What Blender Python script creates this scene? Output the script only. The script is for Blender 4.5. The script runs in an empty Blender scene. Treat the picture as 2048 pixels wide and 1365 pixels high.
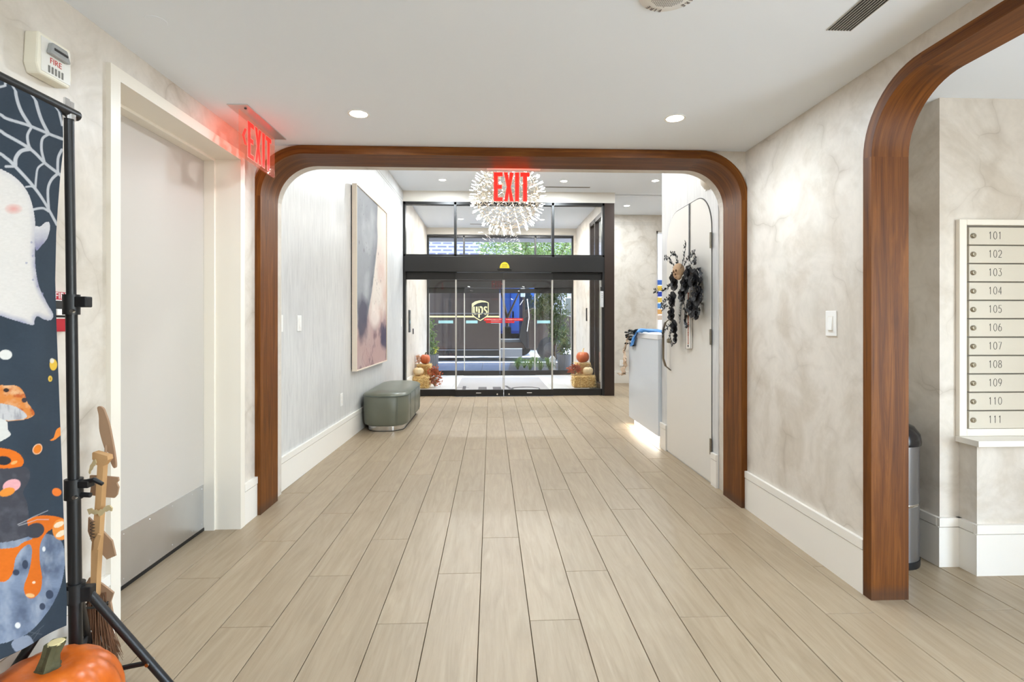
import bpy, bmesh, math, random
import numpy as np
from mathutils import Vector, Matrix
R = math.radians
PI = math.pi
random.seed(7)
SC = bpy.context.scene
COL = SC.collection

# ------------------------------------------------------------------ camera
FPX, EYE, YHOR = 1047.0, 1.2, 644.5            # focal length in px of a 2048 px wide frame, eye height, horizon row
YAW = math.atan(42 / FPX)
cd = bpy.data.cameras.new('camera'); cam = bpy.data.objects.new('camera', cd); COL.objects.link(cam)
cd.sensor_width = 36.0; cd.lens = FPX / 2048 * 36.0; cd.clip_start = 0.02; cd.clip_end = 300
cd.shift_y = -(682.5 - YHOR) / 2048
cam.location = (0, 0, EYE); cam.rotation_euler = (PI / 2, 0, -YAW)
SC.camera = cam

# ------------------------------------------------------------------ world, sun, exposure
w = bpy.data.worlds.new('sky'); SC.world = w; w.use_nodes = True
nt = w.node_tree; bg = nt.nodes['Background']
sky = nt.nodes.new('ShaderNodeTexSky'); sky.sky_type = 'NISHITA'; sky.sun_disc = False
sky.sun_elevation = R(70); sky.sun_rotation = R(60); sky.air_density = 1.0; sky.dust_density = 1.5
nt.links.new(sky.outputs[0], bg.inputs[0]); bg.inputs[1].default_value = 1.5
sd = bpy.data.lights.new('sun', 'SUN'); sd.energy = 13.0; sd.angle = R(1.0); sd.color = (1, .95, .87)
sun = bpy.data.objects.new('sun', sd); COL.objects.link(sun)
sun.rotation_euler = Vector((-.28, -.12, -.95)).to_track_quat('-Z', 'Y').to_euler()
vs = SC.view_settings
vs.view_transform = 'Standard'; vs.look = 'None'; vs.gamma = 1.0; vs.use_curve_mapping = False
vs.exposure = 0.5
SC.cycles.max_bounces = 12; SC.cycles.diffuse_bounces = 6; SC.cycles.glossy_bounces = 4
SC.cycles.transparent_max_bounces = 24; SC.cycles.sample_clamp_indirect = 4.0
SC.cycles.caustics_reflective = False; SC.cycles.caustics_refractive = False

# fill light added to brighten the hall, set inside the added alcove window
dl = bpy.data.lights.new('fill_daylight', 'AREA'); dl.shape = 'RECTANGLE'; dl.size = 2.9; dl.size_y = 1.75; dl.energy = 92; dl.color = (.82, .925, 1.0)
dlo = bpy.data.objects.new('fill_daylight', dl); COL.objects.link(dlo); dlo.location = (3.36, -.65, 1.0)
dlo.rotation_euler = Vector((-1, 0, .06)).to_track_quat('-Z', 'Y').to_euler()

NEAR_CEIL, LOB_CEIL = 2.305, 3.31
K_NEAR, K_ALC, K_LOB, K_VEST = 11.0, .6, 27.0, 36.0   # watts of one downlight in each space

# ------------------------------------------------------------------ helpers
def lin(r, g, b):
    f = lambda v: (v / 255 / 12.92) if v / 255 <= .04045 else ((v / 255 + .055) / 1.055) ** 2.4
    return (f(r), f(g), f(b), 1.0)

class MB:
    def __init__(s): s.v = []; s.f = []; s.uv = {}
    def add(s, vs_, fs_):
        b = len(s.v); s.v += [tuple(p) for p in vs_]; s.f += [tuple(b + i for i in q) for q in fs_]; return s
    def box(s, x0, x1, y0, y1, z0, z1):
        return s.add([(x0,y0,z0),(x1,y0,z0),(x1,y1,z0),(x0,y1,z0),(x0,y0,z1),(x1,y0,z1),(x1,y1,z1),(x0,y1,z1)],
                     [(0,3,2,1),(4,5,6,7),(0,1,5,4),(1,2,6,5),(2,3,7,6),(3,0,4,7)])
    def prism(s, poly, axis, a0, a1):
        m = {'x': lambda p, a: (a, p[0], p[1]), 'y': lambda p, a: (p[0], a, p[1]), 'z': lambda p, a: (p[0], p[1], a)}[axis]
        n = len(poly)
        return s.add([m(p, a0) for p in poly] + [m(p, a1) for p in poly],
                     [tuple(range(n))[::-1], tuple(range(n, 2*n))] + [(i, (i+1) % n, n+(i+1) % n, n+i) for i in range(n)])
    def hexa(s, bot, top):
        n = len(bot)
        return s.add(list(bot) + list(top), [tuple(range(n))[::-1], tuple(range(n, 2*n))] + [(i, (i+1) % n, n+(i+1) % n, n+i) for i in range(n)])
    def tube(s, pts, r, n=8, cap=True, closed=False):
        P = [Vector(p) for p in pts]; rr = r if isinstance(r, (list, tuple)) else [r]*len(P)
        vs_ = []; up = None
        for i, p in enumerate(P):
            a = P[i-1] if i else (P[-1] if closed else p); b = P[i+1] if i < len(P)-1 else (P[0] if closed else p)
            d = (b - a).normalized() if (b-a).length > 1e-9 else Vector((0,0,1))
            if up is None: up = Vector((0,0,1)) if abs(d.z) < .9 else Vector((1,0,0))
            x = d.cross(up); x = x.normalized() if x.length > 1e-6 else d.orthogonal().normalized(); y = x.cross(d).normalized(); up = y
            vs_ += [p + (x*math.cos(2*PI*k/n) + y*math.sin(2*PI*k/n))*rr[i] for k in range(n)]
        fs_ = []
        m = len(P)
        for i in range(m if closed else m-1):
            j = (i+1) % m
            fs_ += [(i*n+k, i*n+(k+1) % n, j*n+(k+1) % n, j*n+k) for k in range(n)]
        if cap and not closed: fs_ += [tuple(range(n))[::-1], tuple(range((m-1)*n, m*n))]
        return s.add(vs_, fs_)
    def lathe(s, prof, c, n=24, axis='z', wob=None):
        vs_ = []
        for r, h in prof:
            for k in range(n):
                a = 2*PI*k/n; q = r*(wob(a, r, h) if wob else 1)
                x, y = q*math.cos(a), q*math.sin(a)
                vs_.append({'z': (c[0]+x, c[1]+y, c[2]+h), 'x': (c[0]+h, c[1]+x, c[2]+y), 'y': (c[0]+x, c[1]+h, c[2]+y)}[axis])
        m = len(prof); fs_ = []
        for i in range(m-1): fs_ += [(i*n+k, i*n+(k+1) % n, (i+1)*n+(k+1) % n, (i+1)*n+k) for k in range(n)]
        if prof[0][0] > 1e-6: fs_.append(tuple(range(n))[::-1])
        if prof[-1][0] > 1e-6: fs_.append(tuple(range((m-1)*n, m*n)))
        return s.add(vs_, fs_)
    def ball(s, c, rx, ry=None, rz=None, n=12, m=8):
        ry = ry or rx; rz = rz or rx
        vs_ = [(c[0], c[1], c[2]-rz)]
        for i in range(1, m):
            t = -PI/2 + PI*i/m
            vs_ += [(c[0]+rx*math.cos(t)*math.cos(2*PI*k/n), c[1]+ry*math.cos(t)*math.sin(2*PI*k/n), c[2]+rz*math.sin(t)) for k in range(n)]
        vs_.append((c[0], c[1], c[2]+rz)); T = len(vs_)-1
        fs_ = [(0, 1+(k+1) % n, 1+k) for k in range(n)]
        for i in range(m-2): fs_ += [(1+i*n+k, 1+i*n+(k+1) % n, 1+(i+1)*n+(k+1) % n, 1+(i+1)*n+k) for k in range(n)]
        fs_ += [(T, 1+(m-2)*n+k, 1+(m-2)*n+(k+1) % n) for k in range(n)]
        return s.add(vs_, fs_)
    def xf(s, M, start=0):
        for i in range(start, len(s.v)): s.v[i] = tuple(M @ Vector(s.v[i]))
        return s
    def mesh(s, name, smooth=False, fix=True):
        me = bpy.data.meshes.new(name); me.from_pydata(s.v, [], s.f); me.update()
        if fix:
            bm = bmesh.new(); bm.from_mesh(me)
            bmesh.ops.remove_doubles(bm, verts=bm.verts, dist=1e-6)
            bmesh.ops.recalc_face_normals(bm, faces=bm.faces); bm.to_mesh(me); bm.free()
        if smooth:
            me.polygons.foreach_set('use_smooth', [True]*len(me.polygons)); me.set_sharp_from_angle(angle=R(38))
        return me
    def build(s, name, mat, parent=None, smooth=False, bevel=0, seg=2, fix=True):
        o = bpy.data.objects.new(name, s.mesh(name, smooth, fix)); COL.objects.link(o)
        if mat: o.data.materials.append(mat)
        if parent: attach(o, parent)
        if bevel:
            b = o.modifiers.new('edge', 'BEVEL'); b.width = bevel; b.segments = seg; b.limit_method = 'ANGLE'; b.angle_limit = R(40)
            b.harden_normals = False
        return o

def wloc(p):
    v = Vector((0,0,0))
    while p is not None: v = v + p.location; p = p.parent
    return v
def attach(o, parent):
    o.parent = parent
    o.matrix_parent_inverse = Matrix.Translation(-Vector(parent.get('base', parent.location))) if parent.type == 'EMPTY' else Matrix.Identity(4)
def B(*a): return MB().box(*a)
def thing(name, loc, label, cat, group=None):
    o = bpy.data.objects.new(name, None); COL.objects.link(o); o.location = loc; o.empty_display_size = .1
    return tag(o, label, cat, group)
def tag(o, label, cat, group=None, kind=None):
    o['label'] = label
    if cat: o['category'] = cat
    if group: o['group'] = group
    if kind: o['kind'] = kind
    return o
def struct(o, label=None):
    o['kind'] = 'structure'
    if label: o['label'] = label
    return o
def sroot(name, loc, label=None):
    o = bpy.data.objects.new(name, None); COL.objects.link(o); o.location = loc
    return struct(o, label)
def copy_tree(o, parent=None):
    c = o.copy(); COL.objects.link(c)
    if parent: c.parent = parent; c.matrix_parent_inverse = o.matrix_parent_inverse.copy()
    for ch in list(o.children): copy_tree(ch, c)
    return c
def text(name, s, size, mat, M, parent=None, extrude=.0006, bold=0.0, align='CENTER'):
    cu = bpy.data.curves.new(name, 'FONT'); cu.body = s; cu.size = size; cu.extrude = extrude; cu.offset = bold
    cu.align_x = align; cu.align_y = 'CENTER'; cu.resolution_u = 3
    t = bpy.data.objects.new('tmp', cu); COL.objects.link(t)
    me = bpy.data.meshes.new_from_object(t.evaluated_get(bpy.context.evaluated_depsgraph_get()))
    bpy.data.objects.remove(t); me.transform(M); me.name = name
    o = bpy.data.objects.new(name, me); COL.objects.link(o); me.materials.clear(); me.materials.append(mat)
    if parent: attach(o, parent)
    return o
# frames for text: columns = text right, text up, text outward normal
def frame(o, r, u):
    r = Vector(r).normalized(); u = Vector(u).normalized(); n = r.cross(u)
    M = Matrix.Identity(4)
    for i in range(3): M[i][0] = r[i]; M[i][1] = u[i]; M[i][2] = n[i]; M[i][3] = o[i]
    return M
def area(name, loc, size, energy, color, rot=(0,0,0), parent=None, shape='DISK', size_y=None, spread=180):
    l = bpy.data.lights.new(name, 'AREA'); l.shape = shape; l.size = size; l.energy = energy; l.color = color; l.spread = R(spread)
    if size_y: l.size_y = size_y
    o = bpy.data.objects.new(name, l); COL.objects.link(o); o.rotation_euler = rot
    o.location = loc
    if parent: attach(o, parent)
    return o
# pixel -> place (picture measured at 2048 x 1365) on planes of known depth
_s, _c = math.sin(YAW), math.cos(YAW)
def _ray(u, v):
    a = (u-1024)/FPX; return (_s+a*_c, _c-a*_s, -(v-YHOR)/FPX)
def onY(u, v, Y): r = _ray(u, v); t = Y/r[1]; return (r[0]*t, Y, EYE+r[2]*t)
def onX(u, v, X): r = _ray(u, v); t = X/r[0]; return (X, r[1]*t, EYE+r[2]*t)
def onZ(u, v, Z): r = _ray(u, v); t = (Z-EYE)/r[2]; return (r[0]*t, r[1]*t, Z)

# ------------------------------------------------------------------ materials
def new_mat(name):
    m = bpy.data.materials.new(name); m.use_nodes = True
    return m, m.node_tree.nodes, m.node_tree.links, m.node_tree.nodes['Principled BSDF']
def M_(name, col, rough=.5, metal=0.0, spec=.5, emit=None, es=1.0, noise=0.0, nscale=20, bump=0.0, coat=0.0):
    m, N, L, b = new_mat(name)
    b.inputs['Base Color'].default_value = col; b.inputs['Roughness'].default_value = rough; b.inputs['Metallic'].default_value = metal
    b.inputs['Specular IOR Level'].default_value = spec; b.inputs['Coat Weight'].default_value = coat
    if emit: b.inputs['Emission Color'].default_value = emit; b.inputs['Emission Strength'].default_value = es
    if noise or bump:
        tc = N.new('ShaderNodeTexCoord'); nz = N.new('ShaderNodeTexNoise'); nz.inputs['Scale'].default_value = nscale; nz.inputs['Detail'].default_value = 6
        L.new(tc.outputs['Object'], nz.inputs['Vector'])
        if noise:
            mx = N.new('ShaderNodeMix'); mx.data_type = 'RGBA'
            mx.inputs[6].default_value = tuple(c*(1-noise) for c in col[:3])+(1,); mx.inputs[7].default_value = tuple(min(1, c*(1+noise)) for c in col[:3])+(1,)
            L.new(nz.outputs['Fac'], mx.inputs[0]); L.new(mx.outputs[2], b.inputs['Base Color'])
        if bump:
            bp = N.new('ShaderNodeBump'); bp.inputs['Strength'].default_value = bump; bp.inputs['Distance'].default_value = .01
            L.new(nz.outputs['Fac'], bp.inputs['Height']); L.new(bp.outputs[0], b.inputs['Normal'])
    return m
def ramp(N, stops):
    r = N.new('ShaderNodeValToRGB'); e = r.color_ramp.elements
    e[0].position, e[0].color = stops[0]; e[1].position, e[1].color = stops[-1]
    for p, c in stops[1:-1]: q = e.new(p); q.color = c
    return r
def mapping(N, L, src, scale, loc=(0,0,0)):
    mp = N.new('ShaderNodeMapping'); mp.inputs['Scale'].default_value = scale; mp.inputs['Location'].default_value = loc
    L.new(src, mp.inputs['Vector']); return mp.outputs[0]
def noise(N, L, vec, scale, detail=5, rough=.5, dist=0.0):
    n = N.new('ShaderNodeTexNoise'); n.inputs['Scale'].default_value = scale; n.inputs['Detail'].default_value = detail
    n.inputs['Roughness'].default_value = rough; n.inputs['Distortion'].default_value = dist
    L.new(vec, n.inputs['Vector']); return n.outputs['Fac']
def mixc(N, L, fac, a, b, mode='MIX'):
    m = N.new('ShaderNodeMix'); m.data_type = 'RGBA'; m.blend_type = mode
    for i, x in ((0, fac), (6, a), (7, b)):
        if hasattr(x, 'type') and not isinstance(x, tuple): L.new(x, m.inputs[i])
        else: m.inputs[i].default_value = x
    return m.outputs[2]
def plaster(name, light, dark, stroke, sc=1.0, bump=.12, rough=.42):
    m, N, L, b = new_mat(name)
    tc = N.new('ShaderNodeTexCoord').outputs['Object']
    n1 = noise(N, L, tc, 2.3*sc, 7, .62, 1.4)
    r1 = ramp(N, [(.34, dark), (.52, light), (.7, tuple(min(1, c*1.06) for c in light[:3])+(1,))]); L.new(n1, r1.inputs[0])
    # arcs left by the trowel: thin distorted cell edges, shown only here and there
    wv = N.new('ShaderNodeMix'); wv.data_type = 'VECTOR'
    nn = N.new('ShaderNodeTexNoise'); nn.inputs['Scale'].default_value = 1.7*sc; nn.inputs['Detail'].default_value = 3; L.new(tc, nn.inputs['Vector'])
    ad = N.new('ShaderNodeVectorMath'); ad.operation = 'MULTIPLY_ADD'; ad.inputs[1].default_value = (.9, .9, .9); L.new(nn.outputs['Color'], ad.inputs[0]); L.new(tc, ad.inputs[2])
    vo = N.new('ShaderNodeTexVoronoi'); vo.feature = 'DISTANCE_TO_EDGE'; vo.inputs['Scale'].default_value = 2.2*sc; L.new(ad.outputs[0], vo.inputs['Vector'])
    re = ramp(N, [(0, (.8,.8,.8,1)), (.01, (.4,.4,.4,1)), (.10, (0,0,0,1))]); L.new(vo.outputs['Distance'], re.inputs[0])
    n2 = noise(N, L, tc, 3.1*sc, 2, .5, 0); rm = ramp(N, [(.5, (0,0,0,1)), (.66, (1,1,1,1))]); L.new(n2, rm.inputs[0])
    mu = N.new('ShaderNodeMath'); mu.operation = 'MULTIPLY'; L.new(re.outputs[0], mu.inputs[0]); L.new(rm.outputs[0], mu.inputs[1])
    m2 = N.new('ShaderNodeMath'); m2.operation = 'MULTIPLY'; m2.inputs[1].default_value = .75; L.new(mu.outputs[0], m2.inputs[0])
    c = mixc(N, L, m2.outputs[0], r1.outputs[0], stroke)
    n3 = noise(N, L, tc, 9*sc, 6, .6, 2.5)
    r3 = ramp(N, [(.35, (.93,.93,.93,1)), (.62, (1,1,1,1))]); L.new(n3, r3.inputs[0])
    c = mixc(N, L, .8, c, r3.outputs[0], 'MULTIPLY')
    L.new(c, b.inputs['Base Color']); b.inputs['Roughness'].default_value = rough
    bp = N.new('ShaderNodeBump'); bp.inputs['Strength'].default_value = bump; bp.inputs['Distance'].default_value = .004
    L.new(n3, bp.inputs['Height']); L.new(bp.outputs[0], b.inputs['Normal'])
    return m
def streaked(name, light, dark, rough=.38):
    m, N, L, b = new_mat(name)
    tc = N.new('ShaderNodeTexCoord').outputs['Object']
    v = mapping(N, L, tc, (14, 14, 1.6)); n1 = noise(N, L, v, 2.2, 7, .65, .8)
    n2 = noise(N, L, tc, 1.1, 4, .5, .5)
    r1 = ramp(N, [(.3, dark), (.62, light)]); L.new(n1, r1.inputs[0])
    r2 = ramp(N, [(.35, (.93,.93,.94,1)), (.6, (1,1,1,1))]); L.new(n2, r2.inputs[0])
    L.new(mixc(N, L, 1.0, r1.outputs[0], r2.outputs[0], 'MULTIPLY'), b.inputs['Base Color']); b.inputs['Roughness'].default_value = rough
    bp = N.new('ShaderNodeBump'); bp.inputs['Strength'].default_value = .1; bp.inputs['Distance'].default_value = .003
    L.new(n1, bp.inputs['Height']); L.new(bp.outputs[0], b.inputs['Normal'])
    return m
def walnut(name):                      # UV: u along the board, v across it, in metres
    m, N, L, b = new_mat(name)
    uv = N.new('ShaderNodeTexCoord').outputs['UV']
    v1 = mapping(N, L, uv, (1.0, 17, 1)); n1 = noise(N, L, v1, 1.6, 8, .62, .9)
    r1 = ramp(N, [(.3, lin(80,42,10)), (.5, lin(108,61,17)), (.68, lin(130,78,28))]); L.new(n1, r1.inputs[0])
    v2 = mapping(N, L, uv, (5, 230, 1)); n2 = noise(N, L, v2, 1.0, 4, .6, 0)
    r2 = ramp(N, [(.35, (.72,.70,.68,1)), (.58, (1,1,1,1))]); L.new(n2, r2.inputs[0])
    cw = mixc(N, L, .9, r1.outputs[0], r2.outputs[0], 'MULTIPLY')
    # scuffed mop line at the foot
    oc = N.new('ShaderNodeTexCoord').outputs['Object']; sz_ = N.new('ShaderNodeSeparateXYZ'); L.new(oc, sz_.inputs[0])
    nf = noise(N, L, oc, 9, 4, .6, 1.0); ad_ = N.new('ShaderNodeMath'); ad_.operation = 'MULTIPLY_ADD'; ad_.inputs[1].default_value = .05; L.new(nf, ad_.inputs[0]); L.new(sz_.outputs[2], ad_.inputs[2])
    rf = ramp(N, [(.055, (.55,.55,.55,1)), (.095, (0,0,0,1))]); L.new(ad_.outputs[0], rf.inputs[0])
    L.new(mixc(N, L, rf.outputs[0], cw, lin(66,50,40)), b.inputs['Base Color'])
    b.inputs['Roughness'].default_value = .5; b.inputs['Specular IOR Level'].default_value = .22
    bp = N.new('ShaderNodeBump'); bp.inputs['Strength'].default_value = .05; bp.inputs['Distance'].default_value = .002
    L.new(n2, bp.inputs['Height']); L.new(bp.outputs[0], b.inputs['Normal'])
    return m
def oak_plank(name):
    m, N, L, b = new_mat(name)
    tc = N.new('ShaderNodeTexCoord').outputs['Object']; oi = N.new('ShaderNodeObjectInfo')
    off = N.new('ShaderNodeVectorMath'); off.operation = 'MULTIPLY_ADD'; off.inputs[1].default_value = (1,1,1)
    cb = N.new('ShaderNodeCombineXYZ')
    mm = N.new('ShaderNodeMath'); mm.operation = 'MULTIPLY'; mm.inputs[1].default_value = 37.0; L.new(oi.outputs['Random'], mm.inputs[0])
    for i in range(3): L.new(mm.outputs[0], cb.inputs[i])
    L.new(tc, off.inputs[0]); L.new(cb.outputs[0], off.inputs[2])
    v1 = mapping(N, L, off.outputs[0], (9, .9, 1)); n1 = noise(N, L, v1, 2.0, 6, .6, 1.6)
    r1 = ramp(N, [(.3, lin(149,131,106)), (.5, lin(159,141,116)), (.72, lin(167,150,125))]); L.new(n1, r1.inputs[0])
    v2 = mapping(N, L, off.outputs[0], (120, 5, 1)); n2 = noise(N, L, v2, 1.2, 5, .65, .6)
    r2 = ramp(N, [(.38, (.90,.885,.86,1)), (.56, (1,1,1,1))]); L.new(n2, r2.inputs[0])
    c = mixc(N, L, .6, r1.outputs[0], r2.outputs[0], 'MULTIPLY')
    rr = ramp(N, [(0, (.93,.925,.92,1)), (1, (1.0,1.0,1.0,1))]); L.new(oi.outputs['Random'], rr.inputs[0])
    L.new(mixc(N, L, 1.0, c, rr.outputs[0], 'MULTIPLY'), b.inputs['Base Color'])
    b.inputs['Roughness'].default_value = .42; b.inputs['Specular IOR Level'].default_value = .45
    bp = N.new('ShaderNodeBump'); bp.inputs['Strength'].default_value = .06; bp.inputs['Distance'].default_value = .002
    L.new(n2, bp.inputs['Height']); L.new(bp.outputs[0], b.inputs['Normal'])
    return m
def glass(name, tint=(.975,.985,.985,1), ior=1.55, haze=None):
    m = bpy.data.materials.new(name); m.use_nodes = True; N = m.node_tree.nodes; L = m.node_tree.links
    N.remove(N['Principled BSDF']); out = N['Material Output']
    tr = N.new('ShaderNodeBsdfTransparent'); tr.inputs[0].default_value = tint
    gl = N.new('ShaderNodeBsdfGlossy'); gl.inputs['Roughness'].default_value = .01
    fr = N.new('ShaderNodeFresnel'); fr.inputs[0].default_value = ior
    ge = N.new('ShaderNodeNewGeometry'); iv = N.new('ShaderNodeMath'); iv.operation = 'SUBTRACT'; iv.inputs[0].default_value = 1.0; L.new(ge.outputs['Backfacing'], iv.inputs[1])
    mu = N.new('ShaderNodeMath'); mu.operation = 'MULTIPLY'; L.new(fr.outputs[0], mu.inputs[0]); L.new(iv.outputs[0], mu.inputs[1])
    mx = N.new('ShaderNodeMixShader'); L.new(mu.outputs[0], mx.inputs[0]); L.new(tr.outputs[0], mx.inputs[1]); L.new(gl.outputs[0], mx.inputs[2])
    L.new(mx.outputs[0], out.inputs[0]); return m
def emissive(name, col, st):
    m = bpy.data.materials.new(name); m.use_nodes = True; N = m.node_tree.nodes
    b = N['Principled BSDF']; b.inputs['Base Color'].default_value = col
    b.inputs['Emission Color'].default_value = col; b.inputs['Emission Strength'].default_value = st; return m
def vcol(name, rough=.7, weave=0):
    m, N, L, b = new_mat(name); a = N.new('ShaderNodeVertexColor'); a.layer_name = 'print'
    L.new(a.outputs[0], b.inputs['Base Color']); b.inputs['Roughness'].default_value = rough; b.inputs['Specular IOR Level'].default_value = .2
    if weave:
        tc = N.new('ShaderNodeTexCoord').outputs['Object']; n = noise(N, L, mapping(N, L, tc, (1, 1, 6)), weave, 3)
        bp = N.new('ShaderNodeBump'); bp.inputs['Strength'].default_value = .1; bp.inputs['Distance'].default_value = .001; L.new(n, bp.inputs['Height']); L.new(bp.outputs[0], b.inputs['Normal'])
    return m

m_plaster = plaster('trowelled_plaster', lin(216,208,197), lin(201,191,177), lin(158,145,127))
m_streak = streaked('brushed_plaster', lin(214,213,210), lin(195,194,192))
m_beige = M_('beige_paint', lin(206,200,190), .5)
m_ceil = M_('ceiling_paint', lin(238,244,252), .8)
m_trim = M_('trim_paint', lin(234,229,220), .38)
m_doorp = M_('door_paint', lin(194,188,180), .42)
m_framep = M_('frame_paint', lin(234,227,214), .35)
m_walnut = walnut('walnut')
m_plank = oak_plank('oak_plank')
m_grout = M_('grout', lin(96,80,60), .9)
m_black = M_('black_metal', lin(20,20,21), .38, .0)
m_blackp = M_('black_plastic', lin(16,16,17), .45)
m_alu = M_('dark_bronze', lin(17,15,14), .4)
m_bronze = M_('bronze_column', lin(58,46,40), .35, .5)
m_steel = M_('brushed_steel', lin(222,224,228), .3, 1.0, noise=.08, nscale=6)
m_chrome = M_('chrome', lin(215,215,215), .12, 1.0)
m_gasket = M_('pale_gasket', lin(188,184,176), .4)
m_white = M_('white_plastic', lin(240,238,234), .35)
m_glass = glass('clear_glass')
m_lens = emissive('lamp_lens', (1, .97, .92, 1), 9.0)
m_red = M_('red_enamel', lin(178,30,44), .35)
m_brass = M_('nickel_lock', lin(160,150,132), .3, 1.0)
m_handle = M_('bronze_pull', lin(120,108,90), .32, 1.0)
m_ink = M_('black_ink', lin(40,38,36), .6)

# ================================================================== THE SETTING
# ---- floor: slab, then every plank
PW, PL, X0, Y0, GAP = .2032, 1.222, -.048, 2.913, .0014
floor = struct(MB().box(-1.70, 4.3, -2.4, 8.56, -.06, -.010).box(1.99, 4.3, 8.56, 10.3, -.06, -.010).build('floor', m_grout), 'pale oak-look plank floor')
def plank_mesh(wd, ln):
    b = MB(); h = .0012
    a, c = wd/2-GAP, ln/2-GAP
    b.add([(-a,-c,-.010),(a,-c,-.010),(a,c,-.010),(-a,c,-.010),(-a,-c,-h),(a,-c,-h),(a,c,-h),(-a,c,-h),
           (-a+h,-c+h,0),(a-h,-c+h,0),(a-h,c-h,0),(-a+h,c-h,0)],
          [(4,5,9,8),(5,6,10,9),(6,7,11,10),(7,4,8,11),(8,9,10,11),(0,1,5,4),(1,2,6,5),(2,3,7,6),(3,0,4,7)])
    me = b.mesh('plank'); me.materials.append(m_plank); return me
full_plank = plank_mesh(PW, PL)
rects = [(-1.66, X0+9*PW, -2.35, 8.53), (X0+9*PW, 3.4, -2.35, 3.05), (X0+9*PW, 4.2, 4.6, 10.2)]
for rx0, rx1, ry0, ry1 in rects:
    for k in range(-9, 22):
        a0, a1 = X0+k*PW, X0+(k+1)*PW
        c0, c1 = max(a0, rx0), min(a1, rx1)
        if c1-c0 < .02: continue
        j = Y0 + k*PL/3
        n = math.floor((ry0-j)/PL)
        while j+n*PL < ry1:
            d0, d1 = max(j+n*PL, ry0), min(j+(n+1)*PL, ry1); n += 1
            if d1-d0 < .03: continue
            if k < -7 and d1 < 1.4 or (c0 > 2.4 and d1 < -.6) or (c0 > 3.2 and d0 < 6): continue
            me = full_plank if (c1-c0 > PW-1e-4 and d1-d0 > PL-1e-4) else plank_mesh(c1-c0, d1-d0)
            o = bpy.data.objects.new('plank', me); COL.objects.link(o); o.location = ((c0+c1)/2, (d0+d1)/2, 0); o.parent = floor

# ---- near hall walls
LX, RX = -1.465, 1.65
FY0, FY1 = 3.33, 3.71             # header wall holding the first arch
DY0, DY1, DZ = 2.107, 3.09, 2.14  # door opening in the left wall
struct(MB().box(LX-.2, LX, -2.4, DY0-.03, 0, NEAR_CEIL).box(LX-.2, LX, DY0-.03, DY1+.03, DZ+.03, NEAR_CEIL).box(LX-.2, LX, DY1+.03, FY0, 0, NEAR_CEIL)
       .build('wall_left', m_plaster), 'trowelled cream plaster wall beside the flush door')
struct(B(LX-.4, LX-.2, DY0-.4, DY1+.4, -.05, NEAR_CEIL).build('wall_left_closet', m_plaster))
struct(B(-1.7, 3.5, -2.6, -2.4, 0, 2.5).build('wall_back', m_plaster))
bw = sroot('added_window', (3.5, -.65, .1), 'wide unseen window added to the mailbox alcove beside the viewer')  # window added out of view to go with the fill light
WX = 3.45
k = MB()
for ya_, yb_, za_, zb_ in ((-2.15, -2.1, .1, 1.95), (.8, .85, .1, 1.95), (-2.1, .8, .1, .15), (-2.1, .8, 1.9, 1.95), (-.675, -.625, .15, 1.9)): k.box(WX, WX+.05, ya_, yb_, za_, zb_)
k.build('frame', m_alu, bw)
for a, b in ((-2.1, -.675), (-.625, .8)): B(WX+.02, WX+.028, a, b, .15, 1.9).build('pane', m_glass, bw)
struct(B(-1.7, 3.5, -2.6, FY0, NEAR_CEIL, NEAR_CEIL+.12).build('ceiling', m_ceil), 'flat white hall ceiling')

def arch_path(p0, p1, ztop, rad, n=14, ends=0.0):
    pts = [(p0, ends), (p0, ztop-rad)]
    pts += [(p0+rad-rad*math.cos(PI/2*i/n), ztop-rad+rad*math.sin(PI/2*i/n)) for i in range(1, n+1)]
    pts += [(p1-rad+rad*math.sin(PI/2*i/n), ztop-rad+rad*math.cos(PI/2*i/n)) for i in range(0, n+1)]
    pts += [(p1, ends)]
    return pts
def arch_casing(name, inner, outer, d0, d1, axis):
    """hollow wooden lining: front face, soffit/jamb, back face, outer face; UV along the arch"""
    me = bpy.data.meshes.new(name); n = len(inner)
    f3 = (lambda p, d: (p[0], d, p[1])) if axis == 'y' else (lambda p, d: (d, p[0], p[1]))
    vs_, fs_, uvs = [], [], []
    ln = [0.0]
    for i in range(1, n): ln.append(ln[-1]+math.dist(inner[i], inner[i-1]))
    # long straight runs are cut so the wood shows separate boards
    for strip in range(4):
        A = [f3(inner[i], d0) for i in range(n)]; Bq = [f3(outer[i], d0) for i in range(n)]
        C_ = [f3(inner[i], d1) for i in range(n)]; D = [f3(outer[i], d1) for i in range(n)]
        a, b, w0, w1 = [(Bq, A, 0, .055), (A, C_, 1, 1+abs(d1-d0)), (C_, D, 2, 2.055), (D, Bq, 3, 3+abs(d1-d0))][strip]
        base = len(vs_); vs_ += a+b
        for i in range(n-1):
            fs_.append((base+i, base+i+1, base+n+i+1, base+n+i)); seg = 7.3*((ln[i] > ln[1]*.99)+(i > n//2-1)+(i > n-3))
            uvs += [(ln[i]+seg, w0), (ln[i+1]+seg, w0), (ln[i+1]+seg, w1), (ln[i]+seg, w1)]
    me.from_pydata(vs_, [], fs_); me.update()
    uvl = me.uv_layers.new(name='UVMap')
    for i, q in enumerate(uvs): uvl.data[i].uv = q
    bm = bmesh.new(); bm.from_mesh(me); bmesh.ops.remove_doubles(bm, verts=bm.verts, dist=1e-6); bmesh.ops.recalc_face_normals(bm, faces=bm.faces); bm.to_mesh(me); bm.free()
    me.polygons.foreach_set('use_smooth', [True]*len(me.polygons)); me.set_sharp_from_angle(angle=R(30))
    o = bpy.data.objects.new(name, me); COL.objects.link(o); me.materials.append(m_walnut); return o
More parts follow.
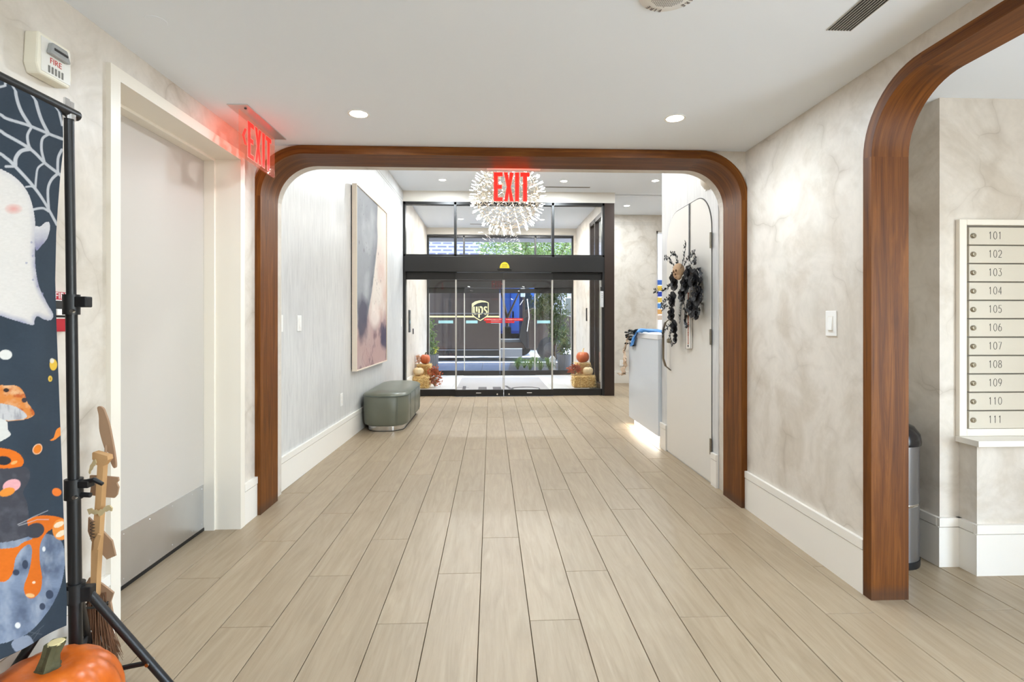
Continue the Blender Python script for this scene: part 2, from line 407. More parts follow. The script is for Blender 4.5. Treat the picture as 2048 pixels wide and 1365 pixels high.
def wall_with_arch(name, mat, path, lo, hi, top, d0, d1, axis):
    poly = [(lo, 0), (lo, top), (hi, top), (hi, 0)] + path[::-1]
    me = MB().prism(poly, axis, d0, d1).build(name, mat)
    bm = bmesh.new(); bm.from_mesh(me.data); bmesh.ops.triangulate(bm, faces=[f for f in bm.faces if len(f.verts) > 4], ngon_method='EAR_CLIP'); bm.to_mesh(me.data); bm.free()
    return me
# first arch, across the hall
AX0, AX1, AZ = -1.43, 1.612, 2.25
t1 = arch_casing('trim_1', arch_path(AX0, AX1, AZ, .265), arch_path(AX0-.055, AX1+.048, AZ+.053, .315), 3.31, 3.575, 'y')
struct(t1, 'walnut arch lining across the hall')
struct(wall_with_arch('wall_front', m_plaster, arch_path(AX0-.03, AX1+.03, AZ+.018, .28), -1.72, 1.80, LOB_CEIL+.1, FY0, FY1, 'y'), 'header wall above the walnut arch')
# second arch, in the right wall
BY0, BY1, BZ = -1.15, 2.19, 2.178
t2 = arch_casing('trim_2', arch_path(BY0, BY1, BZ, .265), arch_path(BY0-.05, BY1+.05, BZ+.05, .31), 1.636, 1.802, 'x')
struct(t2, 'walnut arch lining leading to the mailbox alcove')
struct(wall_with_arch('wall_right', m_plaster, arch_path(BY0-.025, BY1+.025, BZ+.02, .28), -2.4, FY0, NEAR_CEIL, RX, 1.79, 'x'), 'trowelled cream plaster wall with light switch')
# worn darker foot of both arch linings is bare wood end: thin shoe strips
def baseboard(name, x0, y0, x1, y1, nx, ny, h=.24, t=.016):
    """board with a raised cap along the line (x0,y0)-(x1,y1); (nx,ny) is the side it faces"""
    b = MB()
    for za, zb, tt in ((0, h-.046, t), (h-.046, h-.042, t*.55), (h-.042, h, t*1.15)):
        b.hexa([(x0,y0,za),(x1,y1,za),(x1+nx*tt,y1+ny*tt,za),(x0+nx*tt,y0+ny*tt,za)], [(x0,y0,zb),(x1,y1,zb),(x1+nx*tt,y1+ny*tt,zb),(x0+nx*tt,y0+ny*tt,zb)])
    return struct(b.build(name, m_trim))
baseboard('baseboard_left', LX, DY1+.055, LX, 3.315, 1, 0)
baseboard('baseboard_left_near', LX, -2.4, LX, DY0-.055, 1, 0)
baseboard('baseboard_right', RX, 2.24, RX, 3.32, -1, 0)

# ---- flush door in the left wall with its steel frame
XD = -1.65
fr = sroot('door_1', (XD, (DY0+DY1)/2, 0), 'cream flush door with steel kick plate')
B(XD-.04, XD, DY0+.004, DY1-.004, .012, DZ-.004).build('leaf', m_doorp, fr, bevel=.001)
kp = B(XD, XD+.002, DY0+.02, DY1-.02, .02, .266).build('kick_plate', m_steel, fr, bevel=.0005); kp['label'] = 'brushed steel kick plate'
for yy in (2.42, 2.60, 2.78, 2.96, 3.055):
    for zz in (.045, .245):
        MB().lathe([(.0045, .002), (.0035, .0035), (0, .004)], (XD, yy, zz), 8, 'x').build('screw', m_steel, kp)
B(XD-.03, XD+.004, DY0+.02, DY1-.004, .002, .018).build('door_sweep', m_blackp, fr)
lp = B(XD, XD+.004, 2.365, 2.385, .86, .89).build('latch_guard', m_steel, fr)
jm = MB()
fo, fi = [(DY0-.053, 0), (DY0-.053, DZ+.05), (DY1+.05, DZ+.05), (DY1+.05, 0)], [(DY1, 0), (DY1, DZ), (DY0, DZ), (DY0, 0)]
for (p, q), (pi, qi) in zip(zip(fo[:-1], fo[1:]), zip(fi[::-1][:-1], fi[::-1][1:])):
    jm.prism([p, q, qi, pi], 'x', XD-.05, LX+.018)
st_p = MB().box(XD+.001, XD+.06, DY1-.014, DY1, 0, DZ-.014).box(XD+.001, XD+.06, DY0, DY0+.014, 0, DZ-.014).box(XD+.001, XD+.06, DY0, DY1, DZ-.014, DZ)
st_p.build('door_stop', m_framep, fr)
jm.build('door_frame', m_framep, fr)

# ---- mailbox alcove
struct(MB().box(2.206, 3.5, 2.49, 3.1, 0, 2.4).build('wall_alcove', m_plaster))
struct(B(1.79, 2.206, 3.0, 3.2, 0, 2.4).build('wall_recess', m_plaster))
struct(MB().box(3.4, 3.6, -2.4, -2.15, 0, 2.4).box(3.4, 3.6, .85, 2.6, 0, 2.4).box(3.4, 3.6, -2.15, .85, 0, .1).box(3.4, 3.6, -2.15, .85, 1.95, 2.4).build('wall_alcove_right', m_plaster))
struct(B(2.305, 3.4, 2.395, 2.49, 0, .612).build('wall_ledge', m_plaster), 'low plaster ledge under the mailboxes')
baseboard('baseboard_recess', 2.206, 2.49, 2.206, 3.0, -1, 0)
baseboard('baseboard_alcove', 2.19, 2.49, 2.305, 2.49, 0, -1)
baseboard('baseboard_ledge', 2.289, 2.395, 3.4, 2.395, 0, -1)
baseboard('baseboard_ledge_end', 2.305, 2.395, 2.305, 2.49, -1, 0)
struct(B(2.285, 3.4, 2.365, 2.49, .612, .640).build('trim_3', m_trim, bevel=.002), 'white shelf on the ledge')

# ---- lobby beyond the arch
WLX = lambda y: -1.495 + (y-3.71)/(8.5-3.71)*.085
struct(MB().hexa([(WLX(3.71),3.71,0),(WLX(8.6),8.6,0),(-1.8,8.6,0),(-1.8,3.71,0)], [(WLX(3.71),3.71,3.5),(WLX(8.6),8.6,3.5),(-1.8,8.6,3.5),(-1.8,3.71,3.5)])
       .build('wall_left_lobby', m_streak), 'brushed grey-white plaster wall with the painting')
baseboard('baseboard_lobby', WLX(3.71), 3.71, WLX(8.45), 8.45, .9998, 0)
for zz in (3.115, 3.15):       # two reveal lines under the ceiling
    struct(MB().hexa([(WLX(3.71),3.71,zz),(WLX(8.45),8.45,zz),(WLX(8.45)+.003,8.45,zz),(WLX(3.71)+.003,3.71,zz)],
                     [(WLX(3.71),3.71,zz+.005),(WLX(8.45),8.45,zz+.005),(WLX(8.45)+.003,8.45,zz+.005),(WLX(3.71)+.003,3.71,zz+.005)]).build('trim_4', m_gasket))
    struct(B(2.0, 3.26, 10.195, 10.2, zz, zz+.005).build('trim_5', m_gasket))
struct(MB().box(-1.8, 4.4, 3.6, 8.62, LOB_CEIL, LOB_CEIL+.12).box(1.99, 4.4, 8.6, 10.4, LOB_CEIL, LOB_CEIL+.12).build('ceiling_lobby', m_ceil), 'white lobby ceiling')
struct(B(-1.5, 2.02, 8.46, 8.62, 3.135, LOB_CEIL).build('wall_storefront', m_beige))
DWX = 1.635
struct(B(DWX, 1.80, FY1, 4.95, 0, LOB_CEIL).build('wall_door', m_streak), 'plaster wall holding the round-topped door')
struct(B(1.80, 4.4, FY1-.3, FY1, 0, LOB_CEIL).build('wall_lobby_back', m_plaster))
struct(B(4.2, 4.4, FY1, 10.4, 0, LOB_CEIL).build('wall_right_lobby', m_plaster))
struct(MB().box(2.0, 3.26, 10.2, 10.4, 0, LOB_CEIL).box(3.26, 4.3, 10.2, 10.4, 0, .9).box(3.26, 4.3, 10.2, 10.4, 3.0, LOB_CEIL).box(3.8, 4.3, 10.2, 10.4, .9, 3.0).build('wall_far', m_plaster))
baseboard('baseboard_far', 2.0, 10.2, 3.9, 10.2, 0, -1)
baseboard('baseboard_door', DWX, 3.71, DWX, 3.80, -1, 0)
baseboard('baseboard_door_end', DWX, 4.80, DWX, 4.95, -1, 0)
baseboard('baseboard_door_return', DWX-.016, 4.95, 1.80, 4.95, 0, 1)
# round-topped door, flush in that wall
d2 = sroot('door_2', (DWX, 4.3, 0), 'flush door with rounded top corners')
ya, yb, zt, rr_ = 3.815, 4.79, 2.17, .27
op = arch_path(ya, yb, zt, rr_, 12, .012)
MB().prism(op, 'x', DWX-.006, DWX+.001).build('leaf', M_('closet_paint', lin(222,217,208), .42), d2, bevel=.001)
gp = MB(); ip = arch_path(ya-.004, yb+.004, zt+.004, rr_+.004, 12, .0)
gp.tube([(DWX-.0015, p[0], p[1]) for p in ip], .0028, 5); gp.build('door_gap', m_ink, d2)
for zz in (1.805, 1.09, .28):
    h = MB().tube([(DWX-.013, 3.806, zz-.058), (DWX-.013, 3.806, zz+.058)], .0085, 10)
    h.box(DWX-.008, DWX-.005, 3.806, 3.83, zz-.055, zz+.055)
    for q in (-.02, .02): h.tube([(DWX-.013, 3.806, zz+q-.001), (DWX-.013, 3.806, zz+q+.001)], .0092, 10)
    h.build('hinge', M_('hinge_metal', lin(140,132,118), .4, 1.0) if zz > 1.8 else bpy.data.materials['hinge_metal'], d2, True)
hp = [(DWX-.004, 4.69, .76), (DWX-.05, 4.70, .80), (DWX-.072, 4.70, .87), (DWX-.072, 4.70, 1.13), (DWX-.05, 4.70, 1.20), (DWX-.004, 4.69, 1.24)]
hb = MB()
for p, q in zip(hp[:-1], hp[1:]):
    hb.hexa([(p[0]-.006,p[1]-.016,p[2]),(p[0]+.006,p[1]-.016,p[2]),(p[0]+.006,p[1]+.016,p[2]),(p[0]-.006,p[1]+.016,p[2])],
            [(q[0]-.006,q[1]-.016,q[2]),(q[0]+.006,q[1]-.016,q[2]),(q[0]+.006,q[1]+.016,q[2]),(q[0]-.006,q[1]+.016,q[2])])
hb.build('pull_handle', m_handle, d2)
MB().lathe([(.022,0),(.022,-.016),(.017,-.03),(0,-.032)], (DWX-.006, 4.70, 1.03), 16, 'x').build('lock_cylinder', m_brass, d2, True)

# ---- storefront: inner sliding doors
def storefront(name, label, Y, xl, xr, m1, m2, mid, ztop, hdr0, hdr1, leafgap, detail=True):
    s = sroot(name, ((xl+xr)/2, Y, 0), label)
    d = .05
    f = MB()
    f.box(xl, xl+.035, Y-d, Y+d, 0, ztop).box(xr-.035, xr, Y-d, Y+d, 0, ztop).box(xl, xr, Y-d, Y+d, ztop-.045, ztop)
    f.box(m1-.02, m1+.02, Y-d, Y+d, hdr1, ztop).box(m2-.02, m2+.02, Y-d, Y+d, hdr1, ztop).box(xl, xr, Y-d, Y+d, hdr1, hdr1+.035)
    f.build('frame', m_alu, s, bevel=.002)
    B(xl+.03, xr-.03, Y-.09, Y+.09, hdr0+.12, hdr1).build('header', m_alu, s, bevel=.003)
    for a, b in ((xl+.035, m1-.02), (m1+.02, m2-.02), (m2+.02, xr-.035)):
        B(a, b, Y-.004, Y+.004, hdr1+.035, ztop-.045).build('pane', m_glass, s)
    for a, b, yy, nm in ((xl+.035, m1+.02, Y+.02, 'sidelight'), (m2-.02, xr-.035, Y+.02, 'sidelight'), (m1, mid-.004, Y-.035, 'sliding_leaf'), (mid+.004, m2, Y-.035, 'sliding_leaf')):
        top0, top1 = (hdr0, hdr0+.12) if nm == 'sidelight' else (hdr0, hdr0+leafgap)
        k = MB().box(a, b, yy-.022, yy+.022, top0, top1).box(a, b, yy-.022, yy+.022, .004, .108).build(nm, m_alu, s, bevel=.002)
        B(a+.006, b-.006, yy-.005, yy+.005, .108, top0).build('pane', m_glass, k)
        MB().box(a, a+.012, yy-.012, yy+.012, .108, top0).box(b-.012, b, yy-.012, yy+.012, .108, top0).build('edge_strip', m_gasket, k)
    return s
SY = 8.5
sf = storefront('door_3', 'dark framed sliding glass doors with transom panes', SY, -1.405, 1.845, -.575, 1.005, .205, 3.135, 1.886, 2.255, .108)
struct(B(1.845, 2.005, SY-.06, SY+.12, 0, 3.135).build('trim_6', m_bronze, bevel=.003), 'dark bronze column beside the sliding doors')
struct(B(-.58, 1.01, SY-.085, SY+.05, .0, .004).build('trim_7', m_steel), 'metal threshold of the sliding doors')
# ---- vestibule
VX0, VX1, VY = -1.43, 1.92, 11.8
m_tile = M_('pale_tile', lin(228,228,226), .3, noise=.03, nscale=4)
vf = struct(B(-1.6, 2.0, 8.56, VY+.1, -.06, -.008).build('floor_vestibule', m_grout), 'pale tiled vestibule floor')
tme = {}
for i in range(-6, 8):
    for j in range(8):
        x0, x1 = X0+i*.3048-.05, X0+(i+1)*.3048-.05; y0 = 8.58+j*.407; y1 = y0+.407
        x0, x1 = max(x0, VX0-.02), min(x1, VX1+.02)
        if x1-x0 < .02: continue
        key = round(x1-x0, 4)
        if key not in tme:
            a = (x1-x0)/2-.0015; tme[key] = B(-a, a, -.202, .202, -.008, 0).mesh('tile'); tme[key].materials.append(m_tile)
        o = bpy.data.objects.new('tile', tme[key]); COL.objects.link(o); o.location = ((x0+x1)/2, (y0+y1)/2, 0); o.parent = vf
struct(B(VX0-.2, VX0, 8.62, VY+.1, 0, 3.5).build('wall_left_vestibule', m_plaster))
struct(MB().box(VX1, VX1+.09, 10.13, VY+.1, 0, 3.5).box(VX1, VX1+.09, 8.62, 10.13, 3.12, 3.5).build('wall_right_vestibule', m_plaster))
struct(B(VX0-.2, 2.02, 8.62, VY+.2, LOB_CEIL, LOB_CEIL+.12).build('ceiling_vestibule', m_ceil))
struct(B(VX0-.2, 2.02, VY-.06, VY+.2, 3.16, LOB_CEIL).build('wall_entrance', m_beige))
struct(MB().box(VX0-3, VX0-.2, VY-.06, VY+.2, 0, 5).box(2.02, 6, VY-.06, VY+.2, 0, 5).box(VX0-3, 6, VY-.06, VY+.2, LOB_CEIL+.12, 5).build('wall_facade', m_plaster))
baseboard('baseboard_vestibule', VX0, 8.62, VX0, VY-.06, 1, 0)
baseboard('baseboard_vestibule_right', VX1, 10.14, VX1, VY-.06, -1, 0)
storefront('door_4', 'dark framed outer entrance doors to the street', VY, VX0+.005, 1.86, -.606, 1.0, .2, 3.14, 1.85, 2.35, .10)
struct(B(1.86, VX1, VY-.05, VY+.05, 0, 3.16).build('trim_8', m_plaster))
# side window between vestibule and lobby
sw = sroot('window_1', (VX1, 9.4, 0), 'bronze framed side window of the vestibule')
k = MB()
for a, b in ((8.62, 8.70), (10.05, 10.13), (9.60, 9.66)): k.box(VX1, VX1+.08, a, b, 0, 3.12)
k.box(VX1, VX1+.08, 8.62, 10.13, 0, .1).box(VX1, VX1+.08, 8.62, 10.13, 3.04, 3.12)
k.build('frame', m_bronze, sw, bevel=.002)
for a, b in ((8.70, 9.60), (9.66, 10.05)): B(VX1+.036, VX1+.044, a, b, .1, 3.04).build('pane', m_glass, sw)
# window at the end of the far lobby wall
fw = sroot('window_2', (3.5, 10.3, .9), 'narrow window past the far lobby wall')
MB().box(3.26, 3.30, 10.24, 10.3, .9, 3.0).box(3.76, 3.8, 10.24, 10.3, .9, 3.0).box(3.26, 3.8, 10.24, 10.3, .9, .95).box(3.26, 3.8, 10.24, 10.3, 2.95, 3.0).box(3.26, 3.8, 10.25, 10.29, 1.95, 1.99).build('frame', m_white, fw)
for a, b in ((.95, 1.95), (1.99, 2.95)): B(3.30, 3.76, 10.262, 10.27, a, b).build('pane', m_glass, fw)

# ================================================================== LAMPS AND CEILING FIXTURES
def downlight(x, y, z, watts, label, cat='ceiling light', r=.057, color=(1, .965, .91), group=None):
    t = thing('recessed_downlight', (x, y, z), label, cat, group)
    MB().lathe([(r*.80, .0), (r*.80, -.002), (r*1.0, -.003), (r*1.0, 0)], (x, y, z), 28).build('trim_ring', m_white, t, True)
    MB().lathe([(0, -.0005), (r*.8, -.0005)], (x, y, z), 28).build('lens', m_lens, t)
    area('lamp', (x, y, z-.006), r*1.6, watts, color, parent=t)
    return t
W1, W2 = (.77, .895, 1.0), (.83, .925, 1.0)
downlight(-.702, 2.808, NEAR_CEIL, K_NEAR, 'recessed downlight in the hall ceiling near the chevron exit sign', color=W1)
downlight(.996, 2.80, NEAR_CEIL, K_NEAR, 'recessed downlight in the hall ceiling near the plaster wall with the switch', color=W1)
for x in (-.70, 1.0):
    for y in (.55, -1.5):
        downlight(x, y, NEAR_CEIL, K_NEAR, 'recessed downlight behind the viewer in the hall ceiling', color=W1, group='hall downlights behind the viewer')
for y in (1.3, -.9):
    downlight(2.62, y, NEAR_CEIL, K_ALC, 'recessed downlight in the mailbox alcove ceiling', color=W1, group='alcove downlights')
for x, y, lb in ((-.721, 7.80, 'recessed lobby downlight between the painting and the glowing globe'), (1.09, 7.80, 'recessed lobby downlight above the slot diffuser'),
                 (2.45, 7.72, 'recessed lobby downlight above the reception counter'), (2.46, 9.40, 'recessed lobby downlight close to the far wall')):
    downlight(x, y, LOB_CEIL, K_LOB*(.65 if x > 2 else 1), lb, color=W2, r=.06)
for x in (-.25, .65):
    downlight(x, 4.7, LOB_CEIL, K_LOB*.4, 'recessed lobby downlight hidden behind the arch header', color=W2, r=.06, group='lobby downlights behind the header')
downlight(2.9, 5.4, LOB_CEIL, K_LOB, 'recessed lobby downlight behind the round-topped door wall', color=W2, r=.06)
downlight(-.62, 10.75, LOB_CEIL, K_VEST, 'recessed vestibule downlight above the hay bale by the plain wall', color=(1, .985, .97), r=.06)
downlight(1.05, 10.75, LOB_CEIL, K_VEST, 'recessed vestibule downlight above the hay bale by the side window', color=(1, .985, .97), r=.06)
downlight(.2, 9.3, LOB_CEIL, K_VEST, 'recessed vestibule downlight above the mat', color=(1, .985, .97), r=.06)

# slot diffusers
def diffuser(x0, x1, y0, y1, z, n, label, along='y'):
    t = thing('linear_diffuser', ((x0+x1)/2, (y0+y1)/2, z), label, 'vent')
    B(x0, x1, y0, y1, z-.001, z+.0).build('backing', m_ink, t)
    L_ = x1-x0 if along == 'y' else y1-y0
    for i in range(n+1):
        a = (x0 if along == 'y' else y0) + L_*i/n
        b = MB()
        (b.box(a-.0013, a+.0013, y0, y1, z-.003, z-.001) if along == 'y' else b.box(x0, x1, a-.0013, a+.0013, z-.003, z-.001))
        b.build('slat', m_gasket, t)
    return t
diffuser(1.268, 1.360, .75, 1.93, NEAR_CEIL, 8, 'white slatted linear vent in the hall ceiling')
diffuser(.829, 1.549, 8.12, 8.17, LOB_CEIL, 2, 'thin dark slot vent in the lobby ceiling above the sliding doors', 'x')
diffuser(-.45, .55, 11.25, 11.30, LOB_CEIL, 2, 'thin dark slot vent in the vestibule ceiling', 'x')

# ceiling speaker with FIRE lettering, and a sprinkler cover
sx, sy = .598, 1.735
t = thing('ceiling_speaker', (sx, sy, NEAR_CEIL), 'round white fire alarm speaker in the hall ceiling', 'speaker')
MB().lathe([(0,-.012),(.062,-.012),(.068,-.010),(.095,-.006),(.100,-.002),(.100,0)], (sx, sy, NEAR_CEIL), 40).build('rim', m_white, t, True)
g = MB()
for i in range(-9, 10):
    for j in range(-9, 10):
        if (i*i+j*j) < 82: g.lathe([(0, -.0125), (.0021, -.0125)], (sx+i*.0064, sy+j*.0064, NEAR_CEIL), 5)
g.build('perforation', M_('grey_hole', lin(120,120,120), .8), t)
for a in (R(-70), R(20), R(110), R(200)):
    for i, ch in enumerate('FIRE'):
        q = a + (i-1.5)*.20
        p = (sx+.083*math.sin(q), sy-.083*math.cos(q), NEAR_CEIL-.0092)
        text('lettering', ch, .022, M_('red_grey_ink', lin(120,112,112), .6) if 'red_grey_ink' not in bpy.data.materials else bpy.data.materials['red_grey_ink'],
             frame(p, (math.cos(q), math.sin(q), 0), (-math.sin(q)*-1, -math.cos(q)*1, 0)) @ Matrix.Scale(-1, 4, (1,0,0)) @ Matrix.Rotation(PI, 4, 'Y') if False else frame(p, (math.cos(q), math.sin(q), 0), (math.sin(q), -math.cos(q), 0)) @ Matrix.Rotation(0, 4, 'Z'), t)
o = MB().lathe([(0,-.001),(.036,-.001),(.037,0)], (-1.228, 1.971, NEAR_CEIL), 24).build('sprinkler_cover', m_ceil, None, True)
tag(o, 'flush white sprinkler cover disc in the hall ceiling', 'sprinkler')

# ---- exit signs
LET = {'E': [[(0,0),(.22,0),(.22,.12),(.095,.12),(.095,.44),(.2,.44),(.2,.56),(.095,.56),(.095,.88),(.22,.88),(.22,1),(0,1)]],
       'X': [[(0,0),(.085,0),(.12,.3),(.155,0),(.24,0),(.165,.5),(.24,1),(.155,1),(.12,.72),(.085,1),(0,1),(.075,.5)]],
       'I': [[(0,0),(.095,0),(.095,1),(0,1)]],
       'T': [[(.065,0),(.16,0),(.16,.88),(.225,.88),(.225,1),(0,1),(0,.88),(.065,.88)]]}
m_exit = emissive('exit_red', lin(236,34,26), .95)
m_acr = glass('acrylic', (.985,.985,.985,1), 1.3)
def acrylic_lit(name):
    m = bpy.data.materials.new(name); m.use_nodes = True; N = m.node_tree.nodes; L = m.node_tree.links; N.remove(N['Principled BSDF'])
    tr = N.new('ShaderNodeBsdfTransparent'); tr.inputs[0].default_value = (1, .93, .9, 1)
    em = N.new('ShaderNodeEmission'); em.inputs[0].default_value = lin(255,120,90); em.inputs[1].default_value = .85
    gl = N.new('ShaderNodeBsdfGlossy'); gl.inputs[1].default_value = .03
    fr_ = N.new('ShaderNodeFresnel'); fr_.inputs[0].default_value = 1.3
    m1 = N.new('ShaderNodeMixShader'); m1.inputs[0].default_value = .14; L.new(tr.outputs[0], m1.inputs[1]); L.new(em.outputs[0], m1.inputs[2])
    ge = N.new('ShaderNodeNewGeometry'); iv = N.new('ShaderNodeMath'); iv.operation = 'SUBTRACT'; iv.inputs[0].default_value = 1.0; L.new(ge.outputs['Backfacing'], iv.inputs[1])
    mu = N.new('ShaderNodeMath'); mu.operation = 'MULTIPLY'; L.new(fr_.outputs[0], mu.inputs[0]); L.new(iv.outputs[0], mu.inputs[1])
    m2 = N.new('ShaderNodeMixShader'); L.new(mu.outputs[0], m2.inputs[0]); L.new(m1.outputs[0], m2.inputs[1]); L.new(gl.outputs[0], m2.inputs[2])
    L.new(m2.outputs[0], N['Material Output'].inputs[0]); return m
m_acr_lit = acrylic_lit('lit_acrylic')
m_halo = M_('letter_edge', lin(250,150,135), .4)
def letters(parent, org, right, h, word, gap, wscale, depth):
    x = 0.0; r = Vector(right); nrm = r.cross(Vector((0,0,1)))
    for ch in word:
        for poly in LET[ch]:
            wd = max(p[0] for p in poly)
            for nm, grow, dd, mm in (('letter', 0.0, depth, m_exit), ('letter_outline', .0035, depth*.6, m_halo)):
                b = MB(); pts = []
                cx, cz = wd/2, .5
                for px, pz in poly:
                    q = Vector(org) + r*(x+px*wscale*h) + Vector((0,0,pz*h)); pts.append(q)
                if grow:   # outline: inflate polygon along vertex normals
                    n = len(pts); np_ = []
                    for i in range(n):
                        a, c, e = pts[i-1], pts[i], pts[(i+1) % n]
                        d1 = (c-a).normalized(); d2 = (e-c).normalized()
                        o1 = Vector((0,0,1))*(-d1.dot(r)) + r*d1.z; o2 = Vector((0,0,1))*(-d2.dot(r)) + r*d2.z
                        bis = o1+o2; bis = bis/max(.35, bis.length_squared/2) if bis.length > 1e-6 else o1
                        np_.append(c + bis*grow)
                    pts = np_
                b.hexa([p - nrm*dd for p in pts], [p + nrm*dd for p in pts])
                o = b.build(nm, mm, parent)
                bm = bmesh.new(); bm.from_mesh(o.data); bmesh.ops.triangulate(bm, faces=[f for f in bm.faces if len(f.verts) > 4], ngon_method='EAR_CLIP'); bm.to_mesh(o.data); bm.free()
            x += wd*wscale*h + gap
# hall sign, hung parallel to the left wall
t = thing('exit_sign', (-1.29, 2.96, NEAR_CEIL), 'red EXIT sign with a chevron hung beside the cream door', 'sign')
B(-1.337, -1.234, 2.705, 3.212, NEAR_CEIL-.004, NEAR_CEIL).build('ceiling_plate', M_('sign_plate', lin(205,206,208), .3, .6), t, bevel=.001)
MB().lathe([(0,-.009),(.006,-.009),(.007,-.004)], (-1.262, 2.745, NEAR_CEIL), 10).build('test_button', m_blackp, t, True)
pts = arch_path(2.76, 3.195, .24, .015, 5)
MB().prism([(p[0], NEAR_CEIL-.003-p[1]) for p in pts], 'x', -1.3035, -1.2965).build('acrylic_panel', m_acr_lit, t)
letters(t, (-1.2955, 2.845, 2.082), (0, 1, 0), .192, 'EXIT', .017, 1.62, .0012)
b = MB().prism([(2.785, 2.18), (2.812, 2.222), (2.830, 2.222), (2.806, 2.18), (2.830, 2.138), (2.812, 2.138)], 'x', -1.2965, -1.2945); b.build('chevron', m_exit, t)
area('sign_lamp', (-1.312, 2.975, NEAR_CEIL-.012), .40, .22, (1, .10, .04), parent=t, shape='RECTANGLE', size_y=.012, rot=(0, R(-25), PI/2) if False else (0, R(35), 0))
bpy.data.objects['sign_lamp'].data.size = .012; bpy.data.objects['sign_lamp'].data.size_y = .42
# lobby sign under the header
t = thing('exit_sign', (.155, 3.64, AZ+.018), 'red EXIT sign on clear acrylic hung under the arch header', 'sign')
SZ = AZ+.018
B(-.03, .345, 3.615, 3.665, SZ-.006, SZ).build('ceiling_plate', m_trim, t, bevel=.001)
pts = arch_path(-.02, .335, .243, .015, 5)
MB().prism([(p[0], SZ-.004-p[1]) for p in pts], 'y', 3.637, 3.643).build('acrylic_panel', m_acr, t)
letters(t, (.021, 3.6355, 2.041), (1, 0, 0), .197, 'EXIT', .0135, 1.33, .0012)
area('sign_lamp_lobby', (.158, 3.60, SZ-.10), .3, .22, (1, .08, .04), parent=t, shape='RECTANGLE', size_y=.02, rot=(R(150), 0, 0))

# ---- globe chandelier: geodesic rods with a lit tip at every node
CC, CR = Vector(onY(1015, 394.5, 6.2)), .432
t = thing('globe_chandelier', (CC.x, CC.y, LOB_CEIL), 'large spherical chandelier of thin rods and glowing tips', 'chandelier')
ph = (1+5**.5)/2
ico = [Vector(p).normalized() for p in ((-1,ph,0),(1,ph,0),(-1,-ph,0),(1,-ph,0),(0,-1,ph),(0,1,ph),(0,-1,-ph),(0,1,-ph),(ph,0,-1),(ph,0,1),(-ph,0,-1),(-ph,0,1))]
icf = [(0,11,5),(0,5,1),(0,1,7),(0,7,10),(0,10,11),(1,5,9),(5,11,4),(11,10,2),(10,7,6),(7,1,8),(3,9,4),(3,4,2),(3,2,6),(3,6,8),(3,8,9),(4,9,5),(2,4,11),(6,2,10),(8,6,7),(9,8,1)]
NF = 5; nodes = {}; edges = set()
RM = Matrix.Rotation(.4, 3, 'X') @ Matrix.Rotation(.3, 3, 'Y')
def nid(v):
    k_ = tuple(round(c, 4) for c in v)
    if k_ not in nodes: nodes[k_] = len(nodes)
    return nodes[k_]
for a, b, c in icf:
    idx = {}
    for i in range(NF+1):
        for j in range(NF+1-i):
            idx[(i, j)] = nid((ico[a]*(NF-i-j) + ico[b]*i + ico[c]*j).normalized())
    for i in range(NF):
        for j in range(NF-i):
            p, q, r_ = idx[(i,j)], idx[(i+1,j)], idx[(i,j+1)]
            for e in ((p,q),(q,r_),(p,r_)): edges.add(tuple(sorted(e)))
nv = [RM @ Vector(k_) for k_ in nodes]
rods = MB()
RI = CR*.86
for a, b in edges: rods.tube([CC+nv[a]*RI, CC+nv[b]*RI], .0022, 3, cap=False)
for v in nv: rods.tube([CC+v*RI, CC+v*CR*.95], .0016, 3, cap=False)
rods.build('rod_lattice', M_('chandelier_steel', lin(196,184,166), .25, 1.0), t, fix=False)
bm_ = MB().tube([(0,0,-.022),(0,0,.0),(0,0,.017),(0,0,.022)], [.0026,.0034,.0034,.002], 6).mesh('bulb'); bm_.materials.append(emissive('led_tip', (1, .93, .83, 1), 40))
for v in nv:
    o = bpy.data.objects.new('bulb', bm_); COL.objects.link(o); o.parent = t; o.matrix_parent_inverse = Matrix.Translation(-t.location)
    o.location = CC + v*CR; o.rotation_euler = v.to_track_quat('Z', 'Y').to_euler()
MB().tube([(CC.x, CC.y, CC.z+RI), (CC.x, CC.y, LOB_CEIL-.02)], .005, 8).lathe([(.06,-.02),(.06,0)], (CC.x, CC.y, LOB_CEIL), 20).build('stem', m_chrome, t)

# ================================================================== NEAR HALL OBJECTS
# ---- fire alarm strobe on the left wall
t = thing('fire_strobe', (LX, 1.77, 2.05), 'white FIRE alarm strobe high on the wall above the banner', 'fire alarm')
y0, y1, z0, z1 = 1.697, 1.835, 1.985, 2.118
pr = lambda o: [(o[0], o[1])]
MB().prism([(y0+.012, z0), (y1-.012, z0), (y1, z0+.03), (y1-.006, z1), (y0+.006, z1), (y0, z0+.03)], 'x', LX, LX+.045).build('housing', M_('alarm_white', lin(232,226,208), .4), t, bevel=.006)
B(LX+.045, LX+.0465, y0+.014, y1-.010, z0+.012, z1-.012).build('face_plate', M_('alarm_face', lin(225,222,214), .35), t)
MB().prism([(y0+.03, z0+.075), (y1-.025, z0+.075), (y1-.04, z1-.02), (y0+.04, z1-.02)], 'x', LX+.0465, LX+.062).build('strobe_lens', M_('lens_clear', lin(170,172,172), .08, .35), t, bevel=.004)
MB().tube([(LX+.058, y0+.045, z0+.094), (LX+.058, y1-.04, z0+.094)], .006, 8).build('flash_tube', m_ink, t)
text('lettering', 'FIRE', .026, M_('red_ink', lin(190,60,50), .6), frame((LX+.0467, (y0+y1)/2, z0+.058), (0,1,0), (0,0,1)), t)
for i in range(5):
    B(LX+.0465, LX+.048, y0+.04+i*.013, y0+.046+i*.013, z0+.018, z0+.04).build('sounder_slot', M_('slot_grey', lin(120,118,112), .6) if i == 0 else bpy.data.materials['slot_grey'], t)
